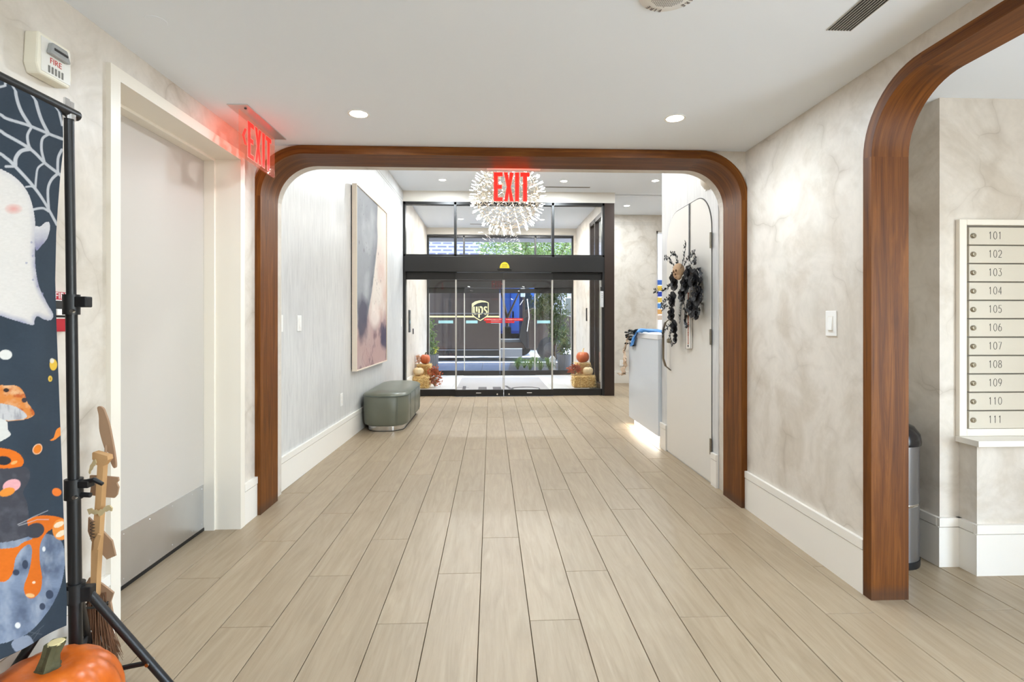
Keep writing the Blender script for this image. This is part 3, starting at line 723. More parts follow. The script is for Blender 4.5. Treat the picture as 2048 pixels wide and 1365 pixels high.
# ---- red pull station
t = thing('fire_pull_station', (LX, 1.80, 1.17), 'red fire pull station half hidden behind the banner', 'fire alarm')
B(LX, LX+.035, 1.755, 1.852, 1.168, 1.300).build('body', m_red, t, bevel=.003)
B(LX+.035, LX+.037, 1.768, 1.842, 1.215, 1.270).build('handle_recess', m_ink, t)
B(LX+.037, LX+.047, 1.772, 1.836, 1.222, 1.243).build('pull_bar', m_white, t, bevel=.002)
MB().tube([(LX+.036,1.766,1.272),(LX+.036,1.844,1.272),(LX+.036,1.844,1.226),(LX+.036,1.836,1.213),(LX+.036,1.774,1.213),(LX+.036,1.766,1.226)], .0022, 6, closed=True).build('outline', m_white, t)
text('lettering', 'FIRE', .030, m_white, frame((LX+.0352, 1.803, 1.286), (0,1,0), (0,0,1)), t)
MB().lathe([(.009,.035),(.009,.041),(0,.042)], (LX, 1.841, 1.184), 12, 'x').build('key_lock', m_ink, t)

# ---- backdrop stand
SX = -1.25
t = thing('backdrop_stand', (SX, 1.63, 0), 'black tubular backdrop stand with a tripod foot', 'stand')
pA, pB = Vector((SX, 1.603, 1.815)), Vector((SX, 1.632, .03))
pt = lambda z: pA + (pB-pA)*((pA.z-z)/(pA.z-pB.z))
MB().tube([pt(1.815), pt(1.25)], .0125, 16).build('pole', m_black, t, True)
MB().tube([pt(1.26), pt(.69)], .0148, 16).build('pole', m_black, t, True)
MB().tube([pt(.70), pt(.06)], .0172, 16).build('pole', m_black, t, True)
MB().tube([(SX, 1.632, 1.822), (SX, .30, 1.822)], .0155, 16).build('crossbar', m_black, t, True)
MB().tube([pt(1.815), pt(1.80)], .017, 16).build('pole_cap', m_chrome, t, True)
wn = MB().tube([(SX,1.603,1.836),(SX,1.603,1.852)], .004, 8)
wn.box(SX-.003, SX+.003, 1.586, 1.603, 1.838, 1.860).box(SX-.003, SX+.003, 1.603, 1.619, 1.838, 1.856); wn.build('wing_nut', m_chrome, t)
for z in (1.252, .70):
    p = pt(z); k = MB()
    k.tube([p+Vector((0,0,-.03)), p+Vector((0,0,.03))], .0215 if z > 1 else .0235, 16)
    k.build('clamp_collar', m_blackp, t, True)
    k = MB().box(p.x+.012, p.x+.05, p.y-.012, p.y+.016, z-.008 if z > 1 else z+.004, z+.024)
    if z < 1: k.tube([(p.x+.03, p.y, z+.018), (p.x+.06, p.y, z+.026), (p.x+.085, p.y, z+.012)], [.009,.008,.006], 8).tube([(p.x+.02, p.y, z-.018), (p.x+.05, p.y, z-.02)], .008, 8)
    k.build('lever', m_blackp, t, bevel=.003)
    MB().lathe([(.006,-.004),(.006,.004),(0,.005)], (p.x+.018, p.y-.02, z-.02), 10, 'y').build('bolt', m_chrome, t)
hub = pt(.385)
MB().tube([hub+Vector((0,0,-.026)), hub+Vector((0,0,.03))], .026, 16).build('hub_collar', m_blackp, t, True)
legs = [Vector((-.945, 1.665, .012)), Vector((-1.40, 1.37, .012)), Vector((-1.405, 1.90, .012))]
low = pt(.13)
MB().tube([low+Vector((0,0,-.02)), low+Vector((0,0,.02))], .024, 16).build('lower_collar', m_blackp, t, True)
for ft in legs:
    d = (ft-hub); d.z = 0; d.normalize(); a = hub + d*.035
    lg = MB().tube([a, ft], .0125, 12).build('leg', m_black, t, True)
    MB().box(-.012, .05, -.014, .014, -.024, .02).xf(Matrix.Translation(hub) @ Matrix.Rotation(math.atan2(d.y, d.x), 4, 'Z')).build('bracket', m_blackp, lg, bevel=.003)
    MB().ball(ft+Vector((0,0,.003)), .0155, n=10, m=6).build('rubber_foot', m_blackp, lg, True)
    m_ = a + (ft-a)*.62
    MB().tube([low + d*.02, m_], .0075, 8).build('strut', m_black, lg, True)
    MB().lathe([(.006,-.016),(.006,.016)], (m_.x, m_.y, m_.z), 8, 'y').build('bolt', m_chrome, lg)

# ---- printed halloween cloth, hung from the crossbar; the print is worked out point by point in picture units
def inpoly(U, V, poly):
    r_ = np.zeros(U.shape, bool); n = len(poly); j = n-1
    for i in range(n):
        (xi, yi), (xj, yj) = poly[i], poly[j]
        if yi != yj: r_ ^= ((yi > V) != (yj > V)) & (U < (xj-xi)*(V-yi)/(yj-yi)+xi)
        j = i
    return r_
def smooth_poly(pts, n=6, closed=True):
    P = [Vector((*p, 0)) for p in pts]; out = []; m = len(P)
    for i in range(m if closed else m-1):
        p0, p1, p2, p3 = (P[(i-1) % m], P[i], P[(i+1) % m], P[(i+2) % m]) if closed else (P[max(i-1,0)], P[i], P[i+1], P[min(i+2,m-1)])
        for k_ in range(n):
            s = k_/n; q = .5*((2*p1)+(p2-p0)*s+(2*p0-5*p1+4*p2-p3)*s*s+(3*p1-p0-3*p2+p3)*s**3); out.append((q.x, q.y))
    if not closed: out.append((P[-1].x, P[-1].y))
    return out
def segdist(U, V, path):
    d = np.full(U.shape, 1e9)
    for (x0, y0), (x1, y1) in zip(path[:-1], path[1:]):
        dx, dy = x1-x0, y1-y0; L2 = dx*dx+dy*dy+1e-9
        s = np.clip(((U-x0)*dx+(V-y0)*dy)/L2, 0, 1); d = np.minimum(d, np.hypot(U-x0-s*dx, V-y0-s*dy))
    return d
_rng = np.random.default_rng(5); _G = _rng.random((64, 64))
def vnoise(x, y):
    xi, yi = np.floor(x).astype(int), np.floor(y).astype(int); fx, fy = x-xi, y-yi; fx = fx*fx*(3-2*fx); fy = fy*fy*(3-2*fy)
    g = lambda a, b: _G[a % 64, b % 64]
    return (g(xi,yi)*(1-fx)+g(xi+1,yi)*fx)*(1-fy)+(g(xi,yi+1)*(1-fx)+g(xi+1,yi+1)*fx)*fy
def fbm(x, y, o=4):
    s = 0; a = .5
    for i in range(o): s = s+a*vnoise(x, y); x, y, a = x*2.03+7, y*2.03+3, a/2
    return s/(1-.5**o)
def paint_cloth(U, V):
    C = np.zeros(U.shape+(3,)); N1 = fbm(U/60, V/60); N2 = fbm(U/14, V/14)
    L3 = lambda *c: np.array(lin(*c)[:3])
    def put(mask, col, k_=1.0):
        col = np.asarray(col); m = (mask*k_)[..., None] if mask.dtype != bool else (mask.astype(float)*k_)[..., None]
        C[:] = C*(1-m)+col*m
    C[:] = L3(56,67,79); C[:] *= (.85+.3*N1)[..., None]
    web = L3(196,198,203)
    # web: radial threads and sagging ties
    threads = [([(-30,222),(0,237),(40,250),(85,268),(116,279)], 2.6), ([(-30,255),(0,270),(45,298),(75,326),(103,345),(112,352)], 2.8), ([(-30,300),(0,316),(17,333),(54,378),(84,419),(104,449)], 2.8),
               ([(-20,175),(0,167),(16,158)], 2.2), ([(16,158),(18,190),(28,222),(46,252)], 3.0), ([(54,176),(57,200),(68,238),(84,268)], 3.2), ([(90,190),(100,205),(107,230),(112,250)], 2.2),
               ([(47,256),(40,270),(41,286),(45,298)], 2.5), ([(82,269),(70,278),(68,300),(74,324)], 2.7), ([(45,298),(28,302),(18,316),(17,332)], 3.6), ([(112,300),(105,315),(104,335),(105,346)], 2.8),
               ([(74,326),(60,336),(56,355),(54,376)], 2.0), ([(105,347),(90,360),(82,380),(84,418)], 3.0), ([(0,333),(17,333)], 2.4), ([(36,374),(46,373),(54,377)], 1.6), ([(46,420),(60,417),(72,417),(84,423)], 2.2)]
    for path, wd in threads:
        if path[0][0] <= -20: path = [(path[0][0]-150, path[0][1]-(path[1][1]-path[0][1])*3.2)]+path
        d = segdist(U, V, smooth_poly(path, 6, False)); put(np.clip((wd+.6-d)/1.0, 0, 1), web)
    # ghost
    gh = smooth_poly([(-90,420),(-60,370),(-20,340),(0,343),(24,362),(42,392),(51,430),(53,460),(52,500),(54,540),(62,575),(80,605),(96,628),(92,640),(76,640),(58,633),(52,640),(50,650),(36,648),(12,640),(-20,630),(-60,640),(-95,600)])
    gm = inpoly(U, V, gh); put(gm, L3(228,223,218))
    e = segdist(U, V, gh+[gh[0]]); sh = np.clip(1-e/11, 0, 1)*gm*np.clip((V-380)/150, .25, 1)*(.4+.9*N2); put(np.clip(sh, 0, 1), L3(140,142,178), .8)
    put(np.clip(1-np.hypot((U-14)/16, (V-418)/11), 0, 1)**.6*gm, L3(228,150,138), .8)
    arm = smooth_poly([(52,456),(64,453),(76,445),(86,446),(87,460),(80,478),(68,490),(54,500)])
    am = inpoly(U, V, arm); put(am, L3(220,218,220)); put(np.clip((V-455)/40, 0, 1)*am*(.5+N2*.7), L3(100,100,150), .8)
    for x, y in ((45,485),(48,512),(36,526),(48,560),(58,573),(70,588)): put(np.hypot(U-x, (V-y)) < 2.2, L3(150,152,180), .7)
    # drops and mushroom
    def ell(x, y, a, b, col, ang=0, k_=1):
        c_, s_ = math.cos(ang), math.sin(ang); X = (U-x)*c_+(V-y)*s_; Y_ = -(U-x)*s_+(V-y)*c_
        put(np.clip((1-np.hypot(X/a, Y_/b))*max(a, b)/1.0+.5, 0, 1), col, k_)
    ell(0,710,11,10,L3(235,233,228)); ell(97,730,8.5,11.5,L3(232,190,70)); ell(94,722,5,5,L3(240,236,222),0,.8); ell(90,758,5,6,L3(234,196,84)); ell(90.5,758.5,2.2,3,L3(190,140,50))
    cap = smooth_poly([(-70,800),(-30,775),(10,771),(24,776),(33,790),(38,806),(52,825),(50,832),(38,838),(14,842),(-30,842),(-70,830)]); cm = inpoly(U, V, cap)
    put(cm, L3(224,140,70)); put(cm*np.clip(N2*2-.8, 0, 1), L3(238,205,165), .9); put(cm*np.clip((fbm(U/9+9, V/9)-.55)*5, 0, 1), L3(190,84,34), .8)
    gill = smooth_poly([(-60,818),(-20,808),(0,809),(20,816),(36,830),(32,838),(8,841),(-30,840)]); gmk = inpoly(U, V, gill); put(gmk, L3(205,203,204)); put(gmk*np.clip((fbm(U/4, V/22)-.5)*4, 0, 1), L3(150,148,152), .7)
    stem = smooth_poly([(-30,838),(0,842),(4,860),(8,868),(3,876),(-30,890)]); put(inpoly(U, V, stem), L3(226,224,218))
    ell(32,801,5,5,L3(70,62,66)); ell(1,781,5,4,L3(60,50,48))
    d1 = smooth_poly([(90,881),(98,876),(104,860),(112,856),(114,868),(104,878),(96,882)]); put(inpoly(U, V, d1), L3(240,140,56)); ell(60,899,12.5,10,L3(246,196,160),-.6); ell(60,899,10.5,8,L3(238,132,40),-.6)
    ring = smooth_poly([(-40,900),(0,898),(22,908),(31,924),(22,938),(0,944),(-40,946)]); put(inpoly(U, V, ring), L3(236,120,34)); ell(-4,922,13,9,L3(50,52,58)); ell(14,926,6,3,L3(250,190,120),-.5,.8)
    ell(104,985,9,8,L3(238,126,50),.4)
    # cat shadow and paw
    cat = smooth_poly([(-60,945),(0,938),(30,934),(42,942),(42,960),(30,985),(38,1010),(40,1050),(25,1085),(-60,1095)]); cmk = inpoly(U, V, cat); put(cmk, L3(74,74,82)); put(cmk*np.clip(N2*2-.9, 0, 1), L3(110,110,118), .5)
    ell(10,972,16,12,L3(238,176,180),-.5); ell(2,985,14,8,L3(240,150,60),-.4)
    # cauldron
    cau = smooth_poly([(-230,1150),(-120,1100),(0,1085),(70,1068),(110,1080),(118,1120),(112,1170),(96,1210),(75,1238),(48,1262),(20,1278),(-20,1290),(-110,1290),(-220,1240)]); ck = inpoly(U, V, cau)
    put(ck, L3(134,148,172)); put(ck*np.clip((fbm(U/30+3, V/30)-.42)*3, 0, 1), L3(88,100,124), .8); put(ck*np.clip((fbm(U/22+11, V/40+5)-.55)*4, 0, 1), L3(180,190,205), .6)
    slime = smooth_poly([(40,1040),(70,1032),(104,1034),(117,1042),(100,1056),(84,1066),(70,1085),(66,1105),(68,1130),(73,1155),(70,1180),(58,1194),(44,1198),(34,1190),(32,1172),(40,1150),(46,1125),(48,1100),(42,1090),(28,1098),(16,1118),(10,1150),(-10,1165),(-60,1140),(-110,1160),(-160,1130),(-150,1105),(0,1098),(30,1086),(60,1072),(44,1062),(40,1054)])
    put(inpoly(U, V, slime), L3(232,118,34)); ell(56,1062,22,15,L3(70,70,78),-.2)
    ell(45,1192,10,4,L3(255,205,140),.1,.9); ell(53,1166,4,2.5,L3(255,230,200)); ell(77,1099,4,5,L3(236,238,240)); ell(20,1252,5,6,L3(236,238,240))
    ell(34,1130,6,9,L3(62,72,92)); ell(17,1146,6,6,L3(62,72,92)); ell(90,1190,8,9,L3(66,76,96)); ell(74,1214,7,7,L3(66,76,96))
    ell(112,1060,16,21,L3(240,150,66)); ell(108,1050,10,5,L3(250,228,196),-.5); ell(112,1068,11,5,L3(250,228,196),-.6); put((U > 94)*(np.hypot((U-112)/16, (V-1060)/21) > 1)*(V > 1030)*(V < 1090)*0.0, L3(0,0,0))
    for p in ([(20,1050),(50,1035),(86,1022)], [(22,1052),(60,1040),(88,1040)]): put(np.clip(1.2-segdist(U, V, p), 0, 1), L3(205,205,210), .7)
    ft = smooth_poly([(10,1285),(40,1272),(54,1292),(30,1302),(16,1304)]); put(inpoly(U, V, ft), L3(150,160,178))
    for p in ([(45,1275),(78,1252)], [(50,1283),(68,1262)], [(40,1265),(74,1270)]): put(np.clip(1.0-segdist(U, V, p), 0, 1), L3(120,124,132), .6)
    C[:] *= .74*(.94+.12*fbm(U/5, V/2.2))[..., None]
    return C
EDGE = [(205,110),(240,113),(275,114.5),(310,114),(350,110),(410,106),(470,103),(560,101),(650,104),(750,108),(870,112),(970,115),(1050,117),(1120,118),(1200,121),(1255,120)]
rows, cols = 860, 330
zt_, zb_ = 1.838, .318
ys_e = []
zz_ = np.linspace(zt_, zb_, rows)
ev = [onX(u, v, SX) for v, u in EDGE]; ez = [p[2] for p in ev][::-1]; ey = [p[1] for p in ev][::-1]
yedge = np.interp(zz_, ez, ey)
# columns: fine over the part near the edge, coarse on the rest of the cloth
tcol = np.concatenate([np.linspace(0, .20, 132), np.linspace(.20, 1.2, cols-132+1)[1:]])
YY = yedge[:, None]-tcol[None, :]*(1+0*zz_[:, None]); ZZ = np.repeat(zz_[:, None], cols, 1)
hang = (zt_-ZZ)/(zt_-zb_)
ZZ = ZZ + hang*.03*np.clip(tcol/.2, 0, 1.5)[None, :]
XX = SX+.018-.017*np.clip((ZZ-1.80)/.03, 0, 1) + .006*np.sin(YY*31+hang*1.3)*np.clip(hang*4, 0, 1)+.004*np.sin(YY*11+2)*hang
den = (YY*_c+SX*_s); U_ = 1024+FPX*(SX*_c-YY*_s)/den; V_ = YHOR+FPX*(EYE-ZZ)/den
print_col = paint_cloth(U_, V_)
vsx = np.stack([XX, YY, ZZ], -1).reshape(-1, 3)
idx = np.arange(rows*cols).reshape(rows, cols)
fcs = np.stack([idx[:-1,:-1], idx[:-1,1:], idx[1:,1:], idx[1:,:-1]], -1).reshape(-1, 4)
me = bpy.data.meshes.new('printed_banner'); me.from_pydata(vsx.tolist(), [], fcs.tolist()); me.update()
at = me.color_attributes.new('print', 'FLOAT_COLOR', 'POINT'); at.data.foreach_set('color', np.concatenate([print_col.reshape(-1, 3), np.ones((rows*cols, 1))], 1).astype(np.float32).ravel())
me.polygons.foreach_set('use_smooth', [True]*len(me.polygons))
o = bpy.data.objects.new('printed_banner', me); COL.objects.link(o); me.materials.append(vcol('cloth_print', .8, 60))
sm = o.modifiers.new('thick', 'SOLIDIFY'); sm.thickness = .0012
tag(o, 'dark slate cloth banner printed with a ghost, cobwebs and a slimy cauldron', 'banner')

# ---- wooden broom signpost leaning by the wall (seen from its unpainted back)
BYp = 1.87
bs = lambda u, v, dy=0: (lambda p: (p[0], p[2]))(onY(u, v, BYp+dy))
m_mdf = M_('raw_board', lin(158,126,98), .7, noise=.06, nscale=30)
m_pine = M_('pine_post', lin(190,148,100), .6, noise=.12, nscale=14)
m_ply = M_('pale_ply', lin(190,170,128), .6, noise=.1, nscale=40)
base = onY(190, 1352, BYp)
t = thing('broom_signpost', (base[0], BYp, 0), 'raw wooden broom signpost with arrow boards, bats and a raven leaning by the door frame', 'decoration')
def plate(name, pts, y0, y1, mat, bev=.0015, smooth=0):
    P = [bs(u, v, (y0+y1)/2) for u, v in (smooth_poly(pts, 5) if smooth else pts)]
    o = MB().prism(P, 'y', BYp+y0, BYp+y1).build(name, mat, t, bevel=bev, seg=1)
    bm = bmesh.new(); bm.from_mesh(o.data); bmesh.ops.triangulate(bm, faces=[f for f in bm.faces if len(f.verts) > 4], ngon_method='EAR_CLIP'); bm.to_mesh(o.data); bm.free()
    o.modifiers.clear(); return o
plate('post', [(200,918),(212,918),(207,1000),(203,1070),(198,1150),(196,1215),(193,1352),(182,1352),(185,1215),(187,1100),(195,1000)], -.011, .011, m_pine)
plate('cap', [(190,905),(192,903),(220,911),(221,919),(211,931),(199,929),(190,917)], -.013, .013, m_pine)
plate('sign_board', [(181,951),(205,952),(237,955),(238,962),(234,966),(238,975),(235,990),(230,996),(206,994),(181,990),(183,975),(180,968)], .0115, .0185, m_mdf)
plate('sign_board', [(178,1035),(206,1062),(225,1082),(232,1112),(215,1119),(198,1100),(184,1082),(177,1062)], .0115, .0185, m_mdf)
plate('post_block', [(189,1080),(196,1068),(203,1071),(196,1100),(188,1102)], -.017, -.011, m_pine)
plate('sign_board', [(172,1168),(180,1155),(205,1168),(228,1186),(222,1204),(227,1231),(205,1215),(174,1180)], .0115, .0185, m_mdf)
def bat(pts, y, dx, dy, sc): pass
plate('bat', [(175,1019),(183,1017),(187,1021),(192,1020),(197,1023),(201,1019),(204,1021),(208,1016),(213,1012),(220,1011),(225,1017),(224,1023),(219,1021),(214,1024),(210,1023),(206,1030),(200,1033),(196,1028),(190,1030),(184,1027),(179,1030)], -.019, -.014, m_ply)
plate('bat', [(191,919),(193,926),(190,932),(187,934),(185,940),(182,942),(180,949),(178,945),(180,937),(181,931),(185,926),(187,921)], -.019, -.014, m_ply)
plate('raven', [(196,816),(201,813),(208,818),(213,830),(219,848),(224,872),(230,905),(233,932),(229,936),(224,928),(220,912),(218,905),(212,900),(205,880),(200,858),(199,832)], .03, .038, m_mdf, smooth=1)
MB().tube([(*bs(208,900,.02)[:1], BYp+.03, bs(208,895)[1]), (bs(207,918)[0], BYp+.01, bs(207,918)[1])], .004, 6).build('raven_leg', m_mdf, t)
sp = []
for i in range(40): a = i*.9; c0 = bs(192, 1040+i*.9); sp.append((c0[0]+.008*math.cos(a), BYp-.016+.003*math.sin(a), c0[1]))
MB().tube(sp, .0009, 4).build('spring', m_ink, t)
br = MB(); rnd = random.Random(3)
tb = onY(193, 1240, BYp)
for i in range(240):
    a = rnd.uniform(0, 2*PI); r0 = rnd.uniform(0, .028); sp_ = rnd.uniform(.5, 1.0)
    x0, y0 = tb[0]+r0*math.cos(a), BYp+r0*.8*math.sin(a); z0 = rnd.uniform(.19, .26)
    x1, y1 = tb[0]+.015+math.cos(a)*(.02+.045*sp_), BYp+math.sin(a)*(.02+.04*sp_); z1 = rnd.uniform(.004, .05)
    br.tube([(x0, y0, z0), ((x0*.6+x1*.4)+rnd.uniform(-.006,.006), (y0*.6+y1*.4), z0*.5+z1*.5), (x1, y1, z1)], [.0016, .0014, .0007], 4, cap=False)
o = br.build('bristles', M_('twig', lin(104,66,38), .8, noise=.3, nscale=40), t, fix=False)
MB().tube([(tb[0]+.036*math.cos(i*.7), BYp+.03*math.sin(i*.7), .215+.004*math.sin(i*.2)+i*.0006) for i in range(28)], .0022, 5).build('binding', m_ink, t)

# ---- carved-shape orange pumpkin in the corner
pc = Vector((-1.185, 1.452, 0))
t = thing('pumpkin', pc, 'large orange pumpkin on the floor under the banner', 'pumpkin')
def pumpkin(parent, c, r, h, mat, ms, ribs=11, n=88, stem_h=.06, stem_r=.02, lean=(.02, 0)):
    prof = []
    for i in range(17):
        a = -PI/2+PI*i/16; q = max(0.0, math.cos(a))**.72
        z = h/2*(1+math.sin(a)*(1-.10*math.sin(a))) if True else 0
        prof.append((q*r, h/2+h/2*math.sin(a) - (h*.12*(1-q)**2 if a > 0 else 0)))
    prof[0] = (.0, 0.004); prof[-1] = (.0, prof[-1][1])
    MB().lathe(prof, c, n, 'z', lambda a, rr, hh: 1-.055*abs(math.cos(a*ribs/2))**5*(min(1, rr/(r*.3))) if rr > 1e-6 else 1).build('rind', mat, parent, True)
    zt = c[2]+h-h*.12
    prof = [(stem_r*1.9, 0), (stem_r*1.15, stem_h*.22), (stem_r*.9, stem_h*.6), (stem_r*1.05, stem_h)]
    s_ = MB().lathe(prof, (0,0,0), 20, 'z', lambda a, rr, hh: 1+.16*math.cos(5*a))
    s_.v = [(c[0]+x+lean[0]*(z/stem_h)**2, c[1]+y+lean[1]*(z/stem_h)**2, zt-.004+z) for x, y, z in s_.v]
    o = s_.build('stem', ms, parent, True)
    if stem_h > .07 and r > .15: MB().lathe([(0, .003), (stem_r*.8, .002), (stem_r*1.0, -.002)], (c[0]+lean[0], c[1]+lean[1], zt-.004+stem_h), 16).build('stem_cut', M_('stem_cut', lin(208,192,140), .8), o, True)
def rind(name, a, b, c_):
    m, N, L, bs_ = new_mat(name); tc = N.new('ShaderNodeTexCoord').outputs['Object']
    n1 = noise(N, L, tc, 7, 5, .6, .6); r1 = ramp(N, [(.32, a), (.55, b), (.75, c_)]); L.new(n1, r1.inputs[0]); L.new(r1.outputs[0], bs_.inputs['Base Color'])
    bs_.inputs['Roughness'].default_value = .33; return m
m_pum = rind('pumpkin_rind', lin(176,80,14), lin(200,96,18), lin(212,114,30))
m_pst = M_('pumpkin_stem', lin(78,76,48), .8, noise=.4, nscale=60, bump=.4)
pumpkin(t, pc, .168, .300, m_pum, m_pst, ribs=12, stem_h=.075, stem_r=.021, lean=(.012, .01))

# ---- switch on the right wall
def rocker(x, y, z, nx, label, w_=.079, h_=.122, rock=True, name='light_switch', cat='switch', xd=None):
    t = thing(name, (x, y, z), label, cat)
    s = nx
    B(min(x, x+s*.006), max(x, x+s*.006), y-w_/2, y+w_/2, z-h_/2, z+h_/2).build('plate', m_white, t, bevel=.002)
    if rock:
        B(min(x+s*.006, x+s*.008), max(x+s*.006, x+s*.008), y-.018, y+.018, z-.035, z+.035).build('rocker_frame', m_trim, t)
        k = MB(); k.prism([(x+s*.008, z-.032), (x+s*.014, z-.032), (x+s*.0085, z+.032), (x+s*.008, z+.032)], 'y', y-.015, y+.015); k.build('rocker', m_white, t)
    else:
        for q in (-.019, .019):
            B(min(x+s*.006, x+s*.0075), max(x+s*.006, x+s*.0075), y-.015, y+.015, z+q-.013, z+q+.013).build('receptacle', m_trim, t, bevel=.001)
    return t
rocker(RX, 2.472, 1.193, -1, 'white rocker switch on the plaster wall between the two walnut arches', rock=True)
rocker(WLX(4.12), 4.122, 1.19, 1, 'white rocker switch on the lobby wall before the painting')
rocker(WLX(3.76), 3.775, 1.19, 1, 'white wall switch half hidden by the walnut arch')
rocker(WLX(5.2), 5.2, .437, 1, 'white power outlet low on the lobby wall near the bench', rock=False, name='power_outlet', cat='outlet')
rocker(WLX(8.30), 8.30, 1.19, 1, 'small white switch on the lobby wall past the painting', w_=.07)
t = thing('power_outlet', (2.565, 10.2, .40), 'white power outlet on the far lobby wall', 'outlet')
B(2.53, 2.60, 10.194, 10.2, .34, .455).build('plate', m_white, t, bevel=.002)
for q in (-.019, .019): B(2.55, 2.58, 10.192, 10.194, .385+q, .411+q).build('receptacle', m_trim, t)

# ---- mailboxes
MY = 2.474
t = thing('mailbox_bank', (2.48, 2.47, .64), 'wall of cream parcel lockers numbered 101 to 111', 'mailbox')
fx0, fx1, fz0, fz1 = 2.287, 2.72, .6405, 1.703
for nm, q in (('frame', [(fx0, fx0+.038, fz0, fz1), (fx1-.038, fx1, fz0, fz1)]), ('frame', [(fx0+.038, fx1-.038, fz1-.028, fz1), (fx0+.038, fx1-.038, fz0, fz0+.036)])):
    for a, b, c_, d in q: B(a, b, MY-.007, 2.49, c_, d).build(nm, m_framep, t, bevel=.003)
B(fx0+.038, fx1-.038, MY+.010, 2.49, fz0+.036, fz1-.028).build('body', M_('locker_gap', lin(120,112,100), .6), t)
m_lock = M_('locker_paint', lin(206,198,182), .4)
z1_, hh_ = fz1-.036, .0902
_O = [(.5+.5*math.sin(2*PI*i/16), .5+.5*math.cos(2*PI*i/16)) for i in range(17)]
_arc = lambda cx, cz, rx, rz, a0, a1, n=10: [(cx+rx*math.cos(R(a0+(a1-a0)*i/n)), cz+rz*math.sin(R(a0+(a1-a0)*i/n))) for i in range(n+1)]
DIG = {'0': [_O], '1': [[(.2,.78),(.5,1),(.5,0)]], '2': [_arc(.5,.70,.45,.30,170,-35)+[(.05,0)], [(.05,0),(.97,0)]], '3': [[(.1,1),(.9,1),(.45,.60)], _arc(.45,.31,.47,.31,90,-150)],
       '4': [[(.75,0),(.75,1),(.05,.30)], [(.05,.30),(1,.30)]], '5': [[(.9,1),(.2,1),(.13,.56)], _arc(.45,.32,.47,.32,135,-145)], '6': [_arc(.5,.31,.46,.31,0,360,16), [(.08,.40),(.2,.65),(.45,.9),(.62,1)]],
       '7': [[(.05,1),(.95,1),(.35,0)]], '8': [_arc(.5,.76,.38,.24,0,360,14), _arc(.5,.26,.46,.26,0,360,14)], '9': [_arc(.5,.69,.46,.31,0,360,16), [(.92,.60),(.8,.35),(.55,.1),(.38,0)]]}
nums = ['%d' % n for n in range(101, 112)]
for i, s in enumerate(nums):
    za = z1_-(i+1)*hh_+.003; zb = z1_-i*hh_-.003
    d = B(2.338, fx1-.046, MY-.004, MY+.012, za, zb).build('mailbox_door', m_lock, t, bevel=.002)
    xq = 2.462-.0245
    for chn in s:
        nb = MB()
        for path in DIG[chn]:
            Q = smooth_poly(path, 5, False) if len(path) > 3 else path
            nb.tube([(xq+px*.0165, MY-.0043, (za+zb)/2+.003+(pz-.5)*.036) for px, pz in Q], .00115, 5)
        nb.build('digit', m_ink, d); xq += .0245
    MB().lathe([(.0125,-.004),(.0125,-.010),(.009,-.014),(.0,-.0145)], (2.357, MY, (za+zb)/2), 16, 'y').box(2.3562, 2.3578, MY-.016, MY-.014, (za+zb)/2-.006, (za+zb)/2+.006).build('lock', m_brass, d, True)

# ---- bin behind the arch post
t = thing('waste_bin', (2.012, 2.575, 0), 'slim steel waste bin with a black domed lid', 'bin')
c = (2.012, 2.575, 0)
MB().lathe([(.128,.0),(.130,.012),(.130,.035)], c, 32).build('base_ring', m_blackp, t, True)
MB().lathe([(.126,.035),(.126,.605)], c, 32).build('body', M_('bin_steel', lin(150,150,152), .3, .9), t, True)
MB().lathe([(.1265,.30),(.128,.302),(.128,.312),(.1265,.314)], c, 32).build('band', m_chrome, t, True)
MB().lathe([(.134,.595),(.136,.61),(.130,.645),(.105,.682),(.06,.703),(0,.709)], c, 32).build('domed_lid', M_('gloss_black', lin(22,22,26), .18), t, True)

# ================================================================== LOBBY OBJECTS
# ---- painting
t = thing('framed_painting', (-1.43, 6.25, .685), 'tall abstract grey and blush painting in a pale frame on the lobby wall', 'painting')
pa, pb, pz0, pz1 = 5.53, 7.0, .683, 2.652
fx = lambda y, o: WLX(y)+o
def slab(ya, yb, za, zb, o0, o1): return MB().hexa([(fx(ya,o0),ya,za),(fx(yb,o0),yb,za),(fx(yb,o1),yb,za),(fx(ya,o1),ya,za)], [(fx(ya,o0),ya,zb),(fx(yb,o0),yb,zb),(fx(yb,o1),yb,zb),(fx(ya,o1),ya,zb)])
m_fr = M_('ash_frame', lin(232,218,200), .5, noise=.04, nscale=30)
for a, b, c_, d in ((pa, pa+.012, pz0, pz1), (pb-.012, pb, pz0, pz1), (pa+.012, pb-.012, pz0, pz0+.012), (pa+.012, pb-.012, pz1-.012, pz1)):
    slab(a, b, c_, d, .012, .062).build('frame_rail', m_fr, t)
slab(pa+.02, pb-.02, pz0+.02, pz1-.02, .001, .04).build('backing', m_ink, t)
nS, nT = 150, 230
S_, T_ = np.meshgrid(np.linspace(0, 1, nS), np.linspace(0, 1, nT))
